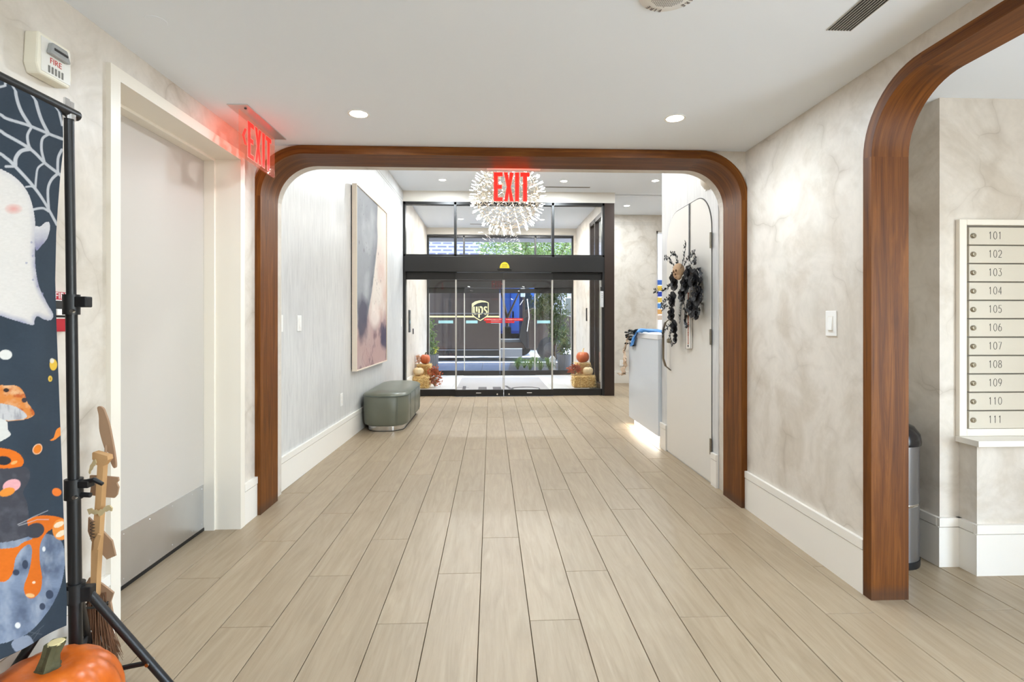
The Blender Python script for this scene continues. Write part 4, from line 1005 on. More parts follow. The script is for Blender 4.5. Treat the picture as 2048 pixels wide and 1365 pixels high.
def paint_art(S, T):
    L3 = lambda *c: np.array(lin(*c)[:3])
    n1 = fbm(S*3+2, T*5); n2 = fbm(S*9, T*14+4); n3 = fbm(S*30, T*44)
    C = np.ones(S.shape+(3,))*L3(214,205,196)
    def put(m, c_, k_=1): C[:] = C*(1-(np.clip(m, 0, 1)*k_)[..., None])+c_*(np.clip(m, 0, 1)*k_)[..., None]
    put((fbm(S*2.4+8, T*3.2)-.38)*4*np.clip((.85-T)*3, 0, 1), L3(204,172,160)); put((n1-.5)*4*np.clip((.6-T)*3, 0, 1), L3(184,146,136), .7)
    put((T-.25)*0+np.clip((.36-T+.25*(n1-.5))*9, 0, 1), L3(174,146,144), .8); put((n2-.52)*5*np.clip((.3-T)*6, 0, 1), L3(118,94,102), .8)
    edge = .68-.02*np.sin(T*9)-np.clip(.80-T, 0, 1)**1.15*.75+.06*(n1-.5)     # right border of the grey wash
    g = np.clip((edge-S)*30, 0, 1)*np.clip((T-.19+.12*(n2-.5))*12, 0, 1)
    put(g, L3(150,153,158)); put(g*np.clip((n1-.45)*4, 0, 1), L3(186,189,193), .6); put(g*np.clip(1-(edge-S)/.20, 0, 1)*(.45+n2), L3(92,96,104), .85)
    dk = np.clip(1-np.hypot((S-.18)/.22, (T-.27)/.16)+.6*(n2-.5), 0, 1)*2.2; put(dk, L3(78,74,90), .9)
    dk = np.clip(1-np.hypot((S-.98)/.26, (T-.16)/.13)+.7*(n2-.5), 0, 1)*2.4; put(dk, L3(66,62,86), .92)
    put(np.clip(1-np.hypot((S-.55)/.22, (T-.30)/.09)+.5*(n2-.5), 0, 1)*2, L3(232,222,214), .7)
    r = np.random.default_rng(3)
    for i in range(70):
        a, b = (r.uniform(.05,.4), r.uniform(.62,.95)) if i < 24 else (r.normal(.62,.13), r.uniform(.3,.72))
        rr = r.uniform(.002, .006) if i % 17 else .012
        put(np.clip(1.5-np.hypot((S-a)*1.47, (T-b)*1.97*.6)/rr, 0, 1), L3(92,80,80), .85)
    for i in range(5):
        x0 = r.uniform(.05,.5); put(np.clip(1-np.abs(S-x0-.05*np.sin(T*40+i))/.006, 0, 1)*(T < .16)*(n3 > .4), L3(110,84,90), .6)
    return C*(.96+.08*n3)[..., None]
pc_ = paint_art(S_, T_)
py = pa+.012+S_*(pb-pa-.024); pzv = pz0+.012+T_*(pz1-pz0-.024); px = -1.495+(py-3.71)/4.79*.085+.052
me = bpy.data.meshes.new('canvas'); idx = np.arange(nS*nT).reshape(nT, nS)
me.from_pydata(np.stack([px, py, pzv], -1).reshape(-1, 3).tolist(), [], np.stack([idx[:-1,:-1], idx[:-1,1:], idx[1:,1:], idx[1:,:-1]], -1).reshape(-1, 4).tolist()); me.update()
at = me.color_attributes.new('print', 'FLOAT_COLOR', 'POINT'); at.data.foreach_set('color', np.concatenate([pc_.reshape(-1, 3), np.ones((nS*nT, 1))], 1).astype(np.float32).ravel())
o = bpy.data.objects.new('canvas', me); COL.objects.link(o); me.materials.append(vcol('canvas_paint', .6)); attach(o, t)

# ---- bench
t = thing('upholstered_bench', (-1.17, 6.4, 0), 'sage green leather bench with rounded ends on a steel plinth', 'bench')
def stadium(x0, x1, y0, y1, r, n=10):
    out = []
    for cx, cy, a0 in ((x1-r, y1-r, 0), (x0+r, y1-r, 90), (x0+r, y0+r, 180), (x1-r, y0+r, 270)):
        out += [(cx+r*math.cos(R(a0+90*i/n)), cy+r*math.sin(R(a0+90*i/n))) for i in range(n+1)]
    return out
def loft(name, rings, mat, parent, smooth=True):
    b = MB(); n = len(rings[0]); vs_ = [p for rg in rings for p in rg]; fs_ = []
    for i in range(len(rings)-1): fs_ += [(i*n+k_, i*n+(k_+1) % n, (i+1)*n+(k_+1) % n, (i+1)*n+k_) for k_ in range(n)]
    fs_ += [tuple(range(n))[::-1], tuple(range((len(rings)-1)*n, len(rings)*n))]
    return b.add(vs_, fs_).build(name, mat, parent, smooth)
bx0, bx1, by0, by1 = -1.425, -.925, 5.74, 7.06
ring = lambda ins, z, r=.21: [(x, y, z) for x, y in stadium(bx0+ins, bx1-ins, by0+ins, by1-ins, max(.02, r-ins))]
m_lea = M_('sage_leather', lin(104,106,92), .32, noise=.08, nscale=5, bump=.05)
loft('plinth', [ring(.05, .004), ring(.05, .058)], m_chrome, t)
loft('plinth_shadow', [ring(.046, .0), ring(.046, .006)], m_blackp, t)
loft('body', [ring(.03, .058), ring(.008, .07), ring(0, .10), ring(-.004, .24), ring(0, .372), ring(.006, .384)], m_lea, t)
loft('cushion_top', [ring(.006, .386), ring(-.004, .392), ring(.004, .404), ring(.03, .418), ring(.09, .430), ring(.16, .436), ring(.20, .438)], m_lea, t)
MB().tube([(x, y, .386) for x, y in stadium(bx0-.002, bx1+.002, by0-.002, by1+.002, .21)], .0045, 6, closed=True).build('piping', M_('sage_piping', lin(98,106,98), .4), t, True)
for p in ((bx1-.10, by0+.022), (bx1, 6.05), (bx1, 6.4), (bx1, 6.75)):
    nx_ = .004
    MB().tube([(p[0]+nx_, p[1]-.003, .08), (p[0]+nx_, p[1]-.003, .38)], .002, 5).build('seam', bpy.data.materials['sage_piping'], t)

# ---- reception desk
t = thing('reception_desk', (1.9, 5.65, 0), 'white reception counter with light glowing under its front', 'desk')
m_desk = M_('desk_white', lin(214,219,224), .32)
dx0, dy0, dy1, dr = 1.605, 4.97, 6.30, .30
out = [(2.5, dy0), (2.5, dy1)] + [(dx0+dr-dr*math.sin(R(a)), dy1-dr+dr*math.cos(R(a))) for a in range(0, 91, 10)] + [(dx0, dy0)]
inn = [(2.44, dy0), (2.44, dy1-.06)] + [(dx0+dr-(dr-.06)*math.sin(R(a)), dy1-dr+(dr-.06)*math.cos(R(a))) for a in range(0, 91, 10)] + [(dx0+.06, dy0)]
MB().prism(out, 'z', .10, 1.03).build('front_panel', m_desk, t, True)
MB().prism([(x-.006 if x < 2 else x, y) for x, y in out], 'z', 1.03, 1.08).build('counter_top', M_('counter_white', lin(236,236,236), .28), t, bevel=.003)
MB().prism([(x+.0, y) for x, y in inn], 'z', 0.0, .10).build('toe_kick', m_trim, t)
MB().prism([(dx0+.025, dy0+.03), (dx0+.04, dy0+.03), (dx0+.04, dy1-.32), (dx0+.025, dy1-.32)], 'z', .090, .099).build('led_strip', emissive('led_strip', (1, .94, .84, 1), 6), t)
area('desk_led', (dx0+.032, 5.58, .087), 1.0, 1.8, (1, .93, .82), parent=t, shape='RECTANGLE', size_y=.02)
bpy.data.objects['desk_led'].data.size = .02; bpy.data.objects['desk_led'].data.size_y = 1.05
# draped bits on the counter
def ribbon(name, pts, w_, mat, parent=None, n=5, amp=.01, rng=random.Random(2), up=(1, 0, 0)):
    """crumpled cloth strip following pts; width along up"""
    P = [Vector(p) for p in pts]; Q = []
    for i in range(len(P)-1):
        for k_ in range(5): Q.append(P[i].lerp(P[i+1], k_/5))
    Q.append(P[-1]); vs_, fs_ = [], []
    u_ = Vector(up)
    for i, q in enumerate(Q):
        for j in range(n+1):
            s = j/n-.5
            vs_.append(q + u_*s*w_*(1+.2*math.sin(i*1.3)) + Vector((rng.uniform(-amp, amp), rng.uniform(-amp, amp), amp*math.sin(j*2.1+i*.7))))
    for i in range(len(Q)-1):
        for j in range(n): fs_.append((i*(n+1)+j, i*(n+1)+j+1, (i+1)*(n+1)+j+1, (i+1)*(n+1)+j))
    o = MB().add(vs_, fs_).build(name, mat, parent, True)
    sm_ = o.modifiers.new('thick', 'SOLIDIFY'); sm_.thickness = .004
    return o
yd = lambda u, X: onX(u, 660, X)[1]
bl = MB(); rb = random.Random(4)
tube_pts = [(1.72, 5.02, 1.103), (1.66, 5.18, 1.112), (1.60, 5.38, 1.115), (1.585, 5.58, 1.10), (1.580, 5.72, 1.05), (1.578, 5.78, .99), (1.58, 5.80, .955)]
sp_ = []
for i in range(len(tube_pts)-1):
    for k_ in range(4): sp_.append(Vector(tube_pts[i]).lerp(Vector(tube_pts[i+1]), k_/4))
sp_.append(Vector(tube_pts[-1]))
n_ = 12; vs_, fs_ = [], []
for i, p in enumerate(sp_):
    f_ = i/(len(sp_)-1); rad = .018+.045*f_
    for k_ in range(n_):
        a = 2*PI*k_/n_; rr2 = rad*(1+.25*math.sin(3*a+i*.9)+rb.uniform(-.08,.08)); wy, wz = (1, .5) if f_ < .55 else (1.3, 1.0)
        vs_.append(p+Vector((.22*rr2*math.cos(a) if f_ > .5 else rr2*math.cos(a)*.8, rr2*math.sin(a)*(.5 if f_ < .5 else wy), rr2*(math.sin(a) if f_ < .5 else math.cos(a+.6))*.55)))
for i in range(len(sp_)-1): fs_ += [(i*n_+k_, i*n_+(k_+1) % n_, (i+1)*n_+(k_+1) % n_, (i+1)*n_+k_) for k_ in range(n_)]
fs_ += [tuple(range(n_))[::-1], tuple(range((len(sp_)-1)*n_, len(sp_)*n_))]
o = MB().add(vs_, fs_).build('blue_scarf', M_('blue_gauze', lin(70,140,212), .6), None, True); tag(o, 'bunched bright blue cloth trailing over the reception counter edge', 'cloth')
gt = thing('bat_garland', (1.60, 5.9, 1.08), 'crumpled black cutout garland lying over the far end of the counter', 'garland'); rb = random.Random(8); m_felt = M_('black_felt', lin(40,44,46), .8)
for i in range(26):
    b = MB()
    f_ = i/25; c0 = Vector((1.60+rb.uniform(-.02,.05), 5.66+f_*.60, 1.085+.02*math.sin(i))) if i < 17 else Vector((1.592+rb.uniform(-.012,.004), 5.90+rb.uniform(-.12,.16), 1.08-.012*(i-16)-rb.uniform(0,.05)))
    a = rb.uniform(0, PI); L_ = rb.uniform(.05,.09)
    d = Vector((.2*math.cos(a), math.sin(a), rb.uniform(-.35,.1)))*L_; wv = Vector((0, .3, 1)).cross(d).normalized()*.03
    b.add([c0-d, c0+wv, c0+d, c0-wv, c0+Vector((-.02,0,.012))], [(0,1,4),(1,2,4),(2,3,4),(3,0,4)])
    b.build('cutout', m_felt, gt).modifiers.new('thick', 'SOLIDIFY').thickness = .003
o = ribbon('gauze_strip', [(1.592, 6.00, 1.04), (1.570, 6.10, .88), (1.56, 6.13, .76), (1.565, 6.20, .66), (1.565, 6.26, .56)], .02, M_('beige_gauze', lin(206,182,158), .85), None, 6, .012, random.Random(6), (0, 1, 0))
for v in o.data.vertices:
    f_ = max(0, min(1, (1.04-v.co.z)/.45)); cy = 6.0+.26*f_; v.co.y = cy + (v.co.y-cy)*(1+5.5*f_)
tag(o, 'ragged beige gauze strip hanging down the counter corner', 'cloth')

# ---- packets on a strip beyond the counter
t = thing('packet_strip', (3.30, 10.15, 1.0), 'hanging strip of yellow and blue packets before the narrow window', 'display')
B(3.285, 3.292, 10.16, 10.165, .98, 2.0).build('hanging_strip', m_white, t)
cols_ = [lin(60,110,200), lin(232,196,80), lin(40,70,180), lin(236,200,90), lin(90,150,220), lin(236,180,110), lin(228,210,196)]
for i, cc in enumerate(cols_):
    z = 1.93-i*.115
    MB().prism([(3.272, z), (3.40, z), (3.405, z+.01), (3.40, z+.095), (3.272, z+.095), (3.268, z+.085)], 'y', 10.145, 10.165).build('packet', M_('packet_ink', cc, .4), t, bevel=.003)
tag(struct(B(3.27, 4.1, 9.9, 10.19, .86, .90).build('trim_9', m_white)), 'white sill shelf by the narrow window', None)

# ---- wall sounder above the round-topped door
t = thing('wall_sconce', (DWX, 3.86, 2.24), 'white half-bowl fixture on the wall tucked behind the arch corner', 'fixture')
k = MB()
prof = [(.0, .0), (.045, .015), (.075, .05), (.085, .10), (.085, .135), (.0, .135)]
n = 14; vs_ = []
for r_, h_ in prof: vs_ += [(DWX-max(.001, r_)*math.sin(PI*i/n)*.75, 3.86+r_*1.15*math.cos(PI*i/n), 2.19+h_) for i in range(n+1)]
k.add(vs_, [(i*(n+1)+j, i*(n+1)+j+1, (i+1)*(n+1)+j+1, (i+1)*(n+1)+j) for i in range(len(prof)-1) for j in range(n)])
k.build('bowl', m_framep, t, True)
B(DWX-.006, DWX, 3.79, 3.93, 2.20, 2.33).build('back_plate', m_framep, t)

# ---- black floral swag with a painted plank on the round-topped door
t = thing('painted_plank', (DWX-.02, 4.22, .98), 'narrow white plank painted with an orange skeleton hanging on the round-topped door', 'sign')
pp = [onX(u, v, DWX-.02) for u, v in ((1366, 560), (1383, 560), (1383.5, 640), (1383, 697), (1364, 698), (1367, 640))]
MB().prism([(4.165, 1.66), (4.165, .985), (4.275, .975), (4.262, 1.66)], 'x', DWX-.024, DWX-.012).build('plank_board', M_('white_wash', lin(226,222,214), .6, noise=.04, nscale=30), t, bevel=.001)
MB().tube([(DWX-.0245, 4.166, 1.655), (DWX-.0245, 4.166, .987), (DWX-.0245, 4.273, .977), (DWX-.0245, 4.261, 1.655)], .0015, 4).build('dark_edge', m_ink, t)
bn = M_('rust_paint', lin(170,84,48), .6)
zc = 1.44
for z0, z1, wd in ((1.31,1.44,.022), (1.19,1.30,.02), (1.105,1.185,.017), (1.02,1.10,.014)):
    yc = 4.217
    MB().prism([(yc-wd, z1), (yc-wd*.4, z1-.012), (yc-wd*.35, z0+.012), (yc-wd*.9, z0), (yc+wd*.9, z0), (yc+wd*.35, z0+.012), (yc+wd*.4, z1-.012), (yc+wd, z1)], 'x', DWX-.0255, DWX-.024).build('painted_bone', bn, t)
MB().ball((DWX-.025, 4.218, 1.005), .004, .009, .011, 8, 6).build('painted_dot', m_ink, t)
t = thing('door_swag', (DWX-.06, 4.25, 1.5), 'drooping black flower swag with a tan skull hung on the round-topped door', 'wreath')
MB().box(DWX-.012, DWX-.0085, 4.222, 4.245, 1.70, 2.172).build('hanger_strap', m_blackp, t)
m_petal = M_('black_petal', lin(34,33,35), .7, noise=.3, nscale=30); m_leafb = M_('black_leaf', lin(22,23,22), .6); m_tul = M_('charcoal_ribbon', lin(60,62,66), .55)
rb = random.Random(12)
def swp(u, v, dx): p = onX(u, v, DWX-dx); return Vector(p)
def leaf(b, c0, d, wd, bend=.1):
    d = Vector(d); s = d.cross(Vector((rb.uniform(-.3,.3)-1, rb.uniform(-.3,.3), rb.uniform(-.3,.3)))); s = s.normalized()*wd; n = s.cross(d).normalized()*d.length*bend
    b.add([c0, c0+d*.35+s, c0+d*.75+s*.7+n, c0+d, c0+d*.75-s*.7+n, c0+d*.35-s, c0+d*.45+n*.4], [(0,1,6),(1,2,6),(2,3,6),(3,4,6),(4,5,6),(5,0,6)])
# flowers (each a whorl of petals)
for u, v, r_ in ((1350,562,.075), (1372,570,.07), (1347,600,.065), (1390,560,.075), (1396,590,.07), (1385,615,.07), (1344,630,.06), (1350,655,.06), (1378,548,.06), (1393,625,.05), (1352,677,.04), (1366,590,.06)):
    c0 = swp(u, v, .07); b = MB(); r_ *= 1.35
    for ring_, cnt, tilt in ((1.0, 7, .25), (.75, 6, .7), (.45, 5, 1.2)):
        for i in range(cnt):
            a = 2*PI*i/cnt+ring_*2+rb.uniform(-.2,.2)
            d = Vector((-math.sin(tilt)*.9, math.cos(a)*math.cos(tilt), math.sin(a)*math.cos(tilt)))*r_*ring_
            leaf(b, c0, d, r_*ring_*.55, -.18)
    b.ball(c0+Vector((-.01,0,0)), r_*.25, n=8, m=5)
    o = b.build('flower', m_petal, t, fix=False); o.data.polygons.foreach_set('use_smooth', [True]*len(o.data.polygons)); sb_ = o.modifiers.new('soft', 'SUBSURF'); sb_.levels = sb_.render_levels = 1
# leafy sprigs
for pts in ([(1362,540),(1368,515),(1372,488)], [(1352,540),(1340,520),(1330,515)], [(1366,535),(1380,512),(1389,505)], [(1345,565),(1330,580),(1310,582)], [(1345,590),(1332,600),(1322,612)], [(1348,620),(1334,612),(1326,618)],
            [(1356,530),(1352,510),(1344,508)], [(1378,535),(1388,520),(1391,516)], [(1390,620),(1398,624),(1400,622)], [(1350,640),(1335,655),(1326,670)], [(1345,660),(1340,672),(1346,688)], [(1372,630),(1368,605),(1364,590)], [(1364,600),(1362,620),(1360,640)]):
    P = [swp(u, v, .06+rb.uniform(0,.05)) for u, v in smooth_poly(pts, 5, False)]
    b = MB().tube(P, .0022, 4, cap=False)
    for i, p in enumerate(P[1:]):
        dr_ = (P[i+1]-P[i]).normalized()
        for sgn in (-1, 1):
            sd_ = dr_.cross(Vector((1,0,0))).normalized()*sgn
            leaf(b, p, (sd_*.8+dr_*.5+Vector((rb.uniform(-.4,.1),0,0)))*rb.uniform(.026,.04), .010)
    b.build('sprig', m_leafb, t)
for c_, pts in enumerate(([(1385,545),(1398,538),(1402,560),(1394,575),(1384,568)], [(1384,580),(1400,575),(1403,600),(1395,612)], [(1376,600),(1370,640),(1374,655)], [(1390,530),(1390,515)])):
    P = [swp(u, v, .05+.03*math.sin(i*1.1)) for i, (u, v) in enumerate(smooth_poly(pts, 4, False))]
    ribbon('ribbon_loop', P, .045, m_tul, t, 3, .004, random.Random(c_), (.6, .5, .3))
sk = swp(1357, 541, .11)
b = MB().ball(sk, .046, .056, .058, 16, 12)
b.ball(sk+Vector((-.005, -.012, -.05)), .026, .03, .03, 12, 8)
b.build('skull', M_('tan_bone', lin(192,158,124), .75, noise=.12, nscale=30, bump=.3), t, True)
m_sock = M_('bone_hollow', lin(96,66,44), .85)
for dy_, dz_, q in ((-.036, -.006, .010), (-.010, -.012, .011)):
    n3 = Vector((-.046*math.sqrt(max(.05, 1-(dy_/.056)**2-(dz_/.058)**2)), dy_, dz_)); MB().ball(sk+n3*.97, .006, q, q*1.1, 10, 8).build('eye_socket', m_sock, t, True)
MB().ball(sk+Vector((-.036, -.024, -.036)), .005, .005, .008, 8, 6).build('nose_hole', m_sock, t, True)
MB().tube([sk+Vector((-.029, -.034, -.056)), sk+Vector((-.033, -.016, -.059)), sk+Vector((-.024, .004, -.056))], .0022, 5).build('mouth_line', m_sock, t)
b = MB().ball(sk+Vector((.02, .075, -.022)), .036, .042, .045, 14, 10); b.build('skull', bpy.data.materials['tan_bone'], t, True)

# ---- stickers, sensor and devices on the sliding doors
t = thing('motion_sensor', (.215, SY-.10, 2.05), 'black motion sensor with a yellow half-round sticker above the sliding doors', 'sensor')
B(.105, .33, SY-.125, SY-.09, 2.035, 2.062).build('body', m_blackp, t, bevel=.004)
MB().prism([(.218+.078*math.cos(PI*i/18), 2.066+.098*math.sin(PI*i/18)) for i in range(19)], 'y', SY-.0925, SY-.0902).build('round_sticker', M_('yellow_sticker', lin(224,200,40), .5), t)
for i in range(3): B(.175, .262, SY-.0932, SY-.0925, 2.085+i*.018, 2.091+i*.018).build('print_line', M_('olive_ink', lin(120,104,20), .6) if not i else bpy.data.materials['olive_ink'], t)
for a, b_, lb in ((-.113, .182, 'red emergency push sticker on the sliding leaf before the brown truck'), (.228, .519, 'red emergency push sticker on the sliding leaf before the blue van')):
    t = thing('door_sticker', ((a+b_)/2, SY-.042, 1.2), lb, 'sticker')
    B(a, b_, SY-.0415, SY-.0405, 1.218, 1.262).build('red_band', M_('sticker_red', lin(214,36,34), .5) if a < 0 else bpy.data.materials['sticker_red'], t)
    B(a+.03 if a < 0 else a, b_ if a < 0 else b_-.14, SY-.0415, SY-.0405, 1.185, 1.212).build('red_band', bpy.data.materials['sticker_red'], t)
    text('lettering', 'IN EMERGENCY PUSH TO OPEN', .0185, m_white, frame(((a+b_)/2, SY-.0418, 1.240), (1,0,0), (0,0,1)) , t, bold=.0003)
for a in (-.2, .62):
    tag(MB().box(a-.04, a+.04, SY-.0605, SY-.057, .052, .062).build('maker_label', m_white), 'small white maker label on the bottom rail of the %s sliding leaf' % ('first' if a < 0 else 'second'), 'label')
for a in (.10, .29):
    tag(MB().lathe([(.013,0),(.013,-.004),(0,-.005)], (a, SY-.057, .035), 10, 'y').build('floor_lock', m_chrome, None, True), 'round floor lock on the rail of the leaf before the %s' % ('brown truck' if a < .2 else 'blue van'), 'lock')
t = thing('door_controller', (1.80, SY-.06, 1.44), 'narrow grey control box on the frame beside the bronze column', 'switch')
B(1.775, 1.822, SY-.085, SY-.05, 1.44, 1.70).build('body', M_('device_grey', lin(196,196,196), .4), t, bevel=.004)
B(1.775, 1.822, SY-.085, SY-.05, 1.705, 1.77).build('dark_cap', m_blackp, t, bevel=.003)
for i in range(3): MB().lathe([(.006,0),(.006,-.003)], (1.798, SY-.085, 1.60+i*.03), 8, 'y').build('button', m_ink, t)

# ================================================================== VESTIBULE OBJECTS
m_straw = M_('straw', lin(184,144,82), .85, noise=.35, nscale=60, bump=.5)
m_straw2 = M_('straw_stalk', lin(236,208,148), .75, noise=.2, nscale=50)
m_cream = rind('cream_rind', lin(214,186,140), lin(228,204,160), lin(238,220,184))
m_rustp = rind('rust_rind', lin(168,76,30), lin(190,92,42), lin(204,112,60))
m_drystem = M_('dry_stem', lin(150,126,86), .8, noise=.3, nscale=50)
def bale(x0, x1, y0, y1, z0, z1, label, seed):
    t = thing('hay_bale', ((x0+x1)/2, (y0+y1)/2, z0), label, 'hay bale'); rg = random.Random(seed)
    b = MB(); nx_, nz_, ny_ = 10, 6, 8
    o = B(x0+.012, x1-.012, y0+.012, y1-.012, z0, z1-.01).build('core', m_straw, t, bevel=.025)
    s = MB()
    for i in range(420):
        f_ = rg.choice('ftlr'); 
        if f_ == 'f': p = Vector((rg.uniform(x0, x1), y0+.008, rg.uniform(z0+.01, z1))); d = Vector((rg.uniform(-1,1), -.25*rg.random(), rg.uniform(-.5,.5)))
        elif f_ == 't': p = Vector((rg.uniform(x0, x1), rg.uniform(y0, y1), z1-.008)); d = Vector((rg.uniform(-1,1), rg.uniform(-.7,.7), .3*rg.random()))
        elif f_ == 'l': p = Vector((x0+.008, rg.uniform(y0, y1), rg.uniform(z0+.01, z1))); d = Vector((-.25*rg.random(), rg.uniform(-1,1), rg.uniform(-.5,.5)))
        else: p = Vector((x1-.008, rg.uniform(y0, y1), rg.uniform(z0+.01, z1))); d = Vector((.25*rg.random(), rg.uniform(-1,1), rg.uniform(-.5,.5)))
        d = d.normalized()*rg.uniform(.02, .055); q = p+d
        q.x = min(max(q.x, VX0+.004), VX1-.004); q.z = max(q.z, z0+.003)
        s.tube([p-d*.3, (p+q)/2+Vector((0,0,.004)), q], .0028, 3, cap=False)
    k = s.build('straw', m_straw2, t, fix=False); k['kind'] = 'stuff'
    for xx in (x0+(x1-x0)*.3, x0+(x1-x0)*.7): MB().tube([(xx, y0+.006, z0+.01), (xx, y0+.006, z1-.004), (xx, y1-.006, z1-.004), (xx, y1-.006, z0+.01)], .0025, 4).build('twine', m_drystem, t)
    return t
def flowers(loc, label, seed, col, n=70, rx=.09, rz=.14, size=.03, name='dried_bouquet'):
    t = thing(name, loc, label, 'flowers'); rg = random.Random(seed); st = MB(); hd = MB(); rb.seed(seed)
    for i in range(n):
        a = rg.uniform(0, 2*PI); e = rg.uniform(-.45, 1.3); L_ = rg.uniform(.45, 1.0)
        p = Vector(loc)+Vector((math.cos(a)*math.cos(e)*rx*L_, math.sin(a)*math.cos(e)*rx*L_, .03+max(-.0, rz*(.30+.7*math.sin(e)*L_))))
        if i % 3 == 0: st.tube([Vector(loc)+Vector((0,0,.01)), (Vector(loc)+p)/2+Vector((0,0,.02)), p], .0016, 3, cap=False)
        for k_ in range(3): leaf(hd, p, Vector((rg.uniform(-1,1), rg.uniform(-1,1), rg.uniform(-.3,1))).normalized()*size*rg.uniform(.6,1.2), size*.3)
    st.build('stems', m_drystem, t, fix=False); o = hd.build('petals', col, t, fix=False); o['kind'] = 'stuff'
    return t
m_rust = M_('rust_petal', lin(182,92,52), .75, noise=.35, nscale=40); m_blush = M_('blush_petal', lin(214,160,118), .75, noise=.3, nscale=40)
bale(-1.42, -1.12, 9.47, 9.83, 0, .215, 'low straw bale by the plain vestibule wall under the cream pumpkin', 1)
bale(-1.405, -1.14, 9.90, 10.22, 0, .395, 'upright straw bale behind the low one by the plain vestibule wall', 2)
bale(1.50, 1.905, 9.45, 9.80, 0, .215, 'low straw bale by the vestibule side window under the cream pumpkin', 3)
bale(1.62, 1.895, 9.88, 10.18, 0, .415, 'upright straw bale by the vestibule side window under the rust pumpkin', 4)
def pk(c, r, h, mat, label, n=40, ribs=10, sr=.012, sh=.035, ms=None):
    t = thing('pumpkin', c, label, 'pumpkin'); pumpkin(t, c, r, h, mat, ms or m_drystem, ribs, n, sh, sr); return t
pk((-1.325, 9.62, .22), .095, .155, m_cream, 'small cream pumpkin on the low straw bale by the plain wall')
pk((-1.255, 10.05, .40), .095, .19, m_rustp, 'rust orange pumpkin on the upright straw bale by the plain wall', sh=.06, ms=m_pst)
pk((1.79, 9.60, .22), .095, .155, m_cream, 'small cream pumpkin on the low straw bale by the side window')
pk((1.765, 10.02, .42), .125, .215, m_rustp, 'rust orange pumpkin with a dry husk on the bale by the side window', sh=.09, ms=m_straw2)
flowers((-1.03, 9.64, .0), 'rust coloured dried flower bunch standing beside the low straw bale', 5, m_rust, 150, .14, .40, .045)
flowers((-1.375, 9.98, .40), 'blush dried flower bunch beside the rust pumpkin on the upright bale', 6, m_blush, 60, .05, .16, .03)
flowers((1.55, 9.66, .215), 'rust coloured dried flower bunch lying on the bale by the side window', 7, m_rust, 130, .14, .18, .042)
t = thing('basket_planter', (-1.00, 9.60, 0), 'small pale pot beside the low straw bale', 'pot') if False else None
# mat with a big printed monogram
t = thing('door_mat', (.2, 10.1, 0), 'large grey entrance mat with dark lettering inside the vestibule', 'mat')
B(-.62, 1.03, 8.92, 11.25, 0, .008).build('mat_body', M_('mat_grey', lin(168,166,166), .9, noise=.1, nscale=80, bump=.2), t, bevel=.003)
m_mi = M_('mat_ink', lin(92,90,92), .9)
for q in ([(-.50,9.02),(-.44,9.02),(-.46,9.75),(-.52,9.75)], [(-.62,9.52),(-.40,9.52),(-.40,9.55),(-.62,9.55)], [(-.22,8.98),(-.07,8.98),(-.08,9.62),(-.23,9.62)], [(.04,8.98),(.19,8.98),(.18,9.62),(.03,9.62)], [(.28,9.50),(.62,9.50),(.62,9.53),(.28,9.53)], [(.36,9.0),(.42,9.0),(.30,9.8),(.25,9.8)]):
    MB().prism(q, 'z', .0078, .0088).build('printed_stroke', m_mi, t)
MB().tube([(.62+.26*math.cos(a), 9.30+.24*math.sin(a), .0078) for a in [R(i*10) for i in range(-130, 150)][::4] if True][:70], .012, 4, cap=False).build('printed_ring', m_mi, t)
# wall devices
t = thing('intercom_panel', (VX0, 9.2, 1.05), 'tall dark intercom panel on the plain vestibule wall', 'intercom')
B(VX0, VX0+.012, 9.14, 9.32, 1.02, 1.41).build('plate', m_ink, t, bevel=.003); B(VX0+.012, VX0+.014, 9.17, 9.29, 1.10, 1.36).build('screen', M_('panel_screen', lin(90,92,96), .15), t)
tag(B(VX0, VX0+.015, 9.62, 9.67, .98, 1.08).build('card_reader', m_blackp, None, bevel=.003), 'small black card reader below the intercom panel', 'card reader')
tag(B(VX1-.015, VX1, 10.38, 10.46, 1.22, 1.48).build('push_plate', m_alu, None, bevel=.003), 'narrow dark push plate on the vestibule wall past the side window', 'push plate')

# ================================================================== THE STREET
m_pave = M_('paving', lin(74,80,92), .85, noise=.08, nscale=12)
sw_ = struct(B(-9, 9, VY+.2, 15.9, -.2, -.012).build('sidewalk', m_grout), 'concrete sidewalk outside')
sme = None
for i in range(-4, 5):
    for j in range(3):
        if sme is None: sme = B(-.745, .745, -.60, .60, -.012, 0).mesh('paving_slab'); sme.materials.append(m_pave)
        o = bpy.data.objects.new('paving_slab', sme); COL.objects.link(o); o.location = (i*1.5+.52, VY+.82+j*1.21, 0); o.parent = sw_
struct(B(-9, 9, 15.45, 15.65, -.15, .004).build('kerb', M_('kerb_stone', lin(190,190,188), .85)), 'pale kerb stone')
struct(B(-40, 40, 15.65, 60, -.3, -.12).build('road', M_('asphalt', lin(150,150,152), .9, noise=.1, nscale=30)), 'asphalt street')
cy = struct(B(-2.6, 3.6, VY+.2, 15.85, 3.62, 3.74).build('ceiling_canopy', M_('canopy_grey', lin(150,152,156), .7)), 'flat canopy over the entrance')
for x in (-1.9, 2.5): MB().prism([(VY+.2, 3.62), (VY+1.0, 3.62), (VY+.2, 3.15)], 'x', x-.03, x+.03).build('bracket', m_alu, cy)
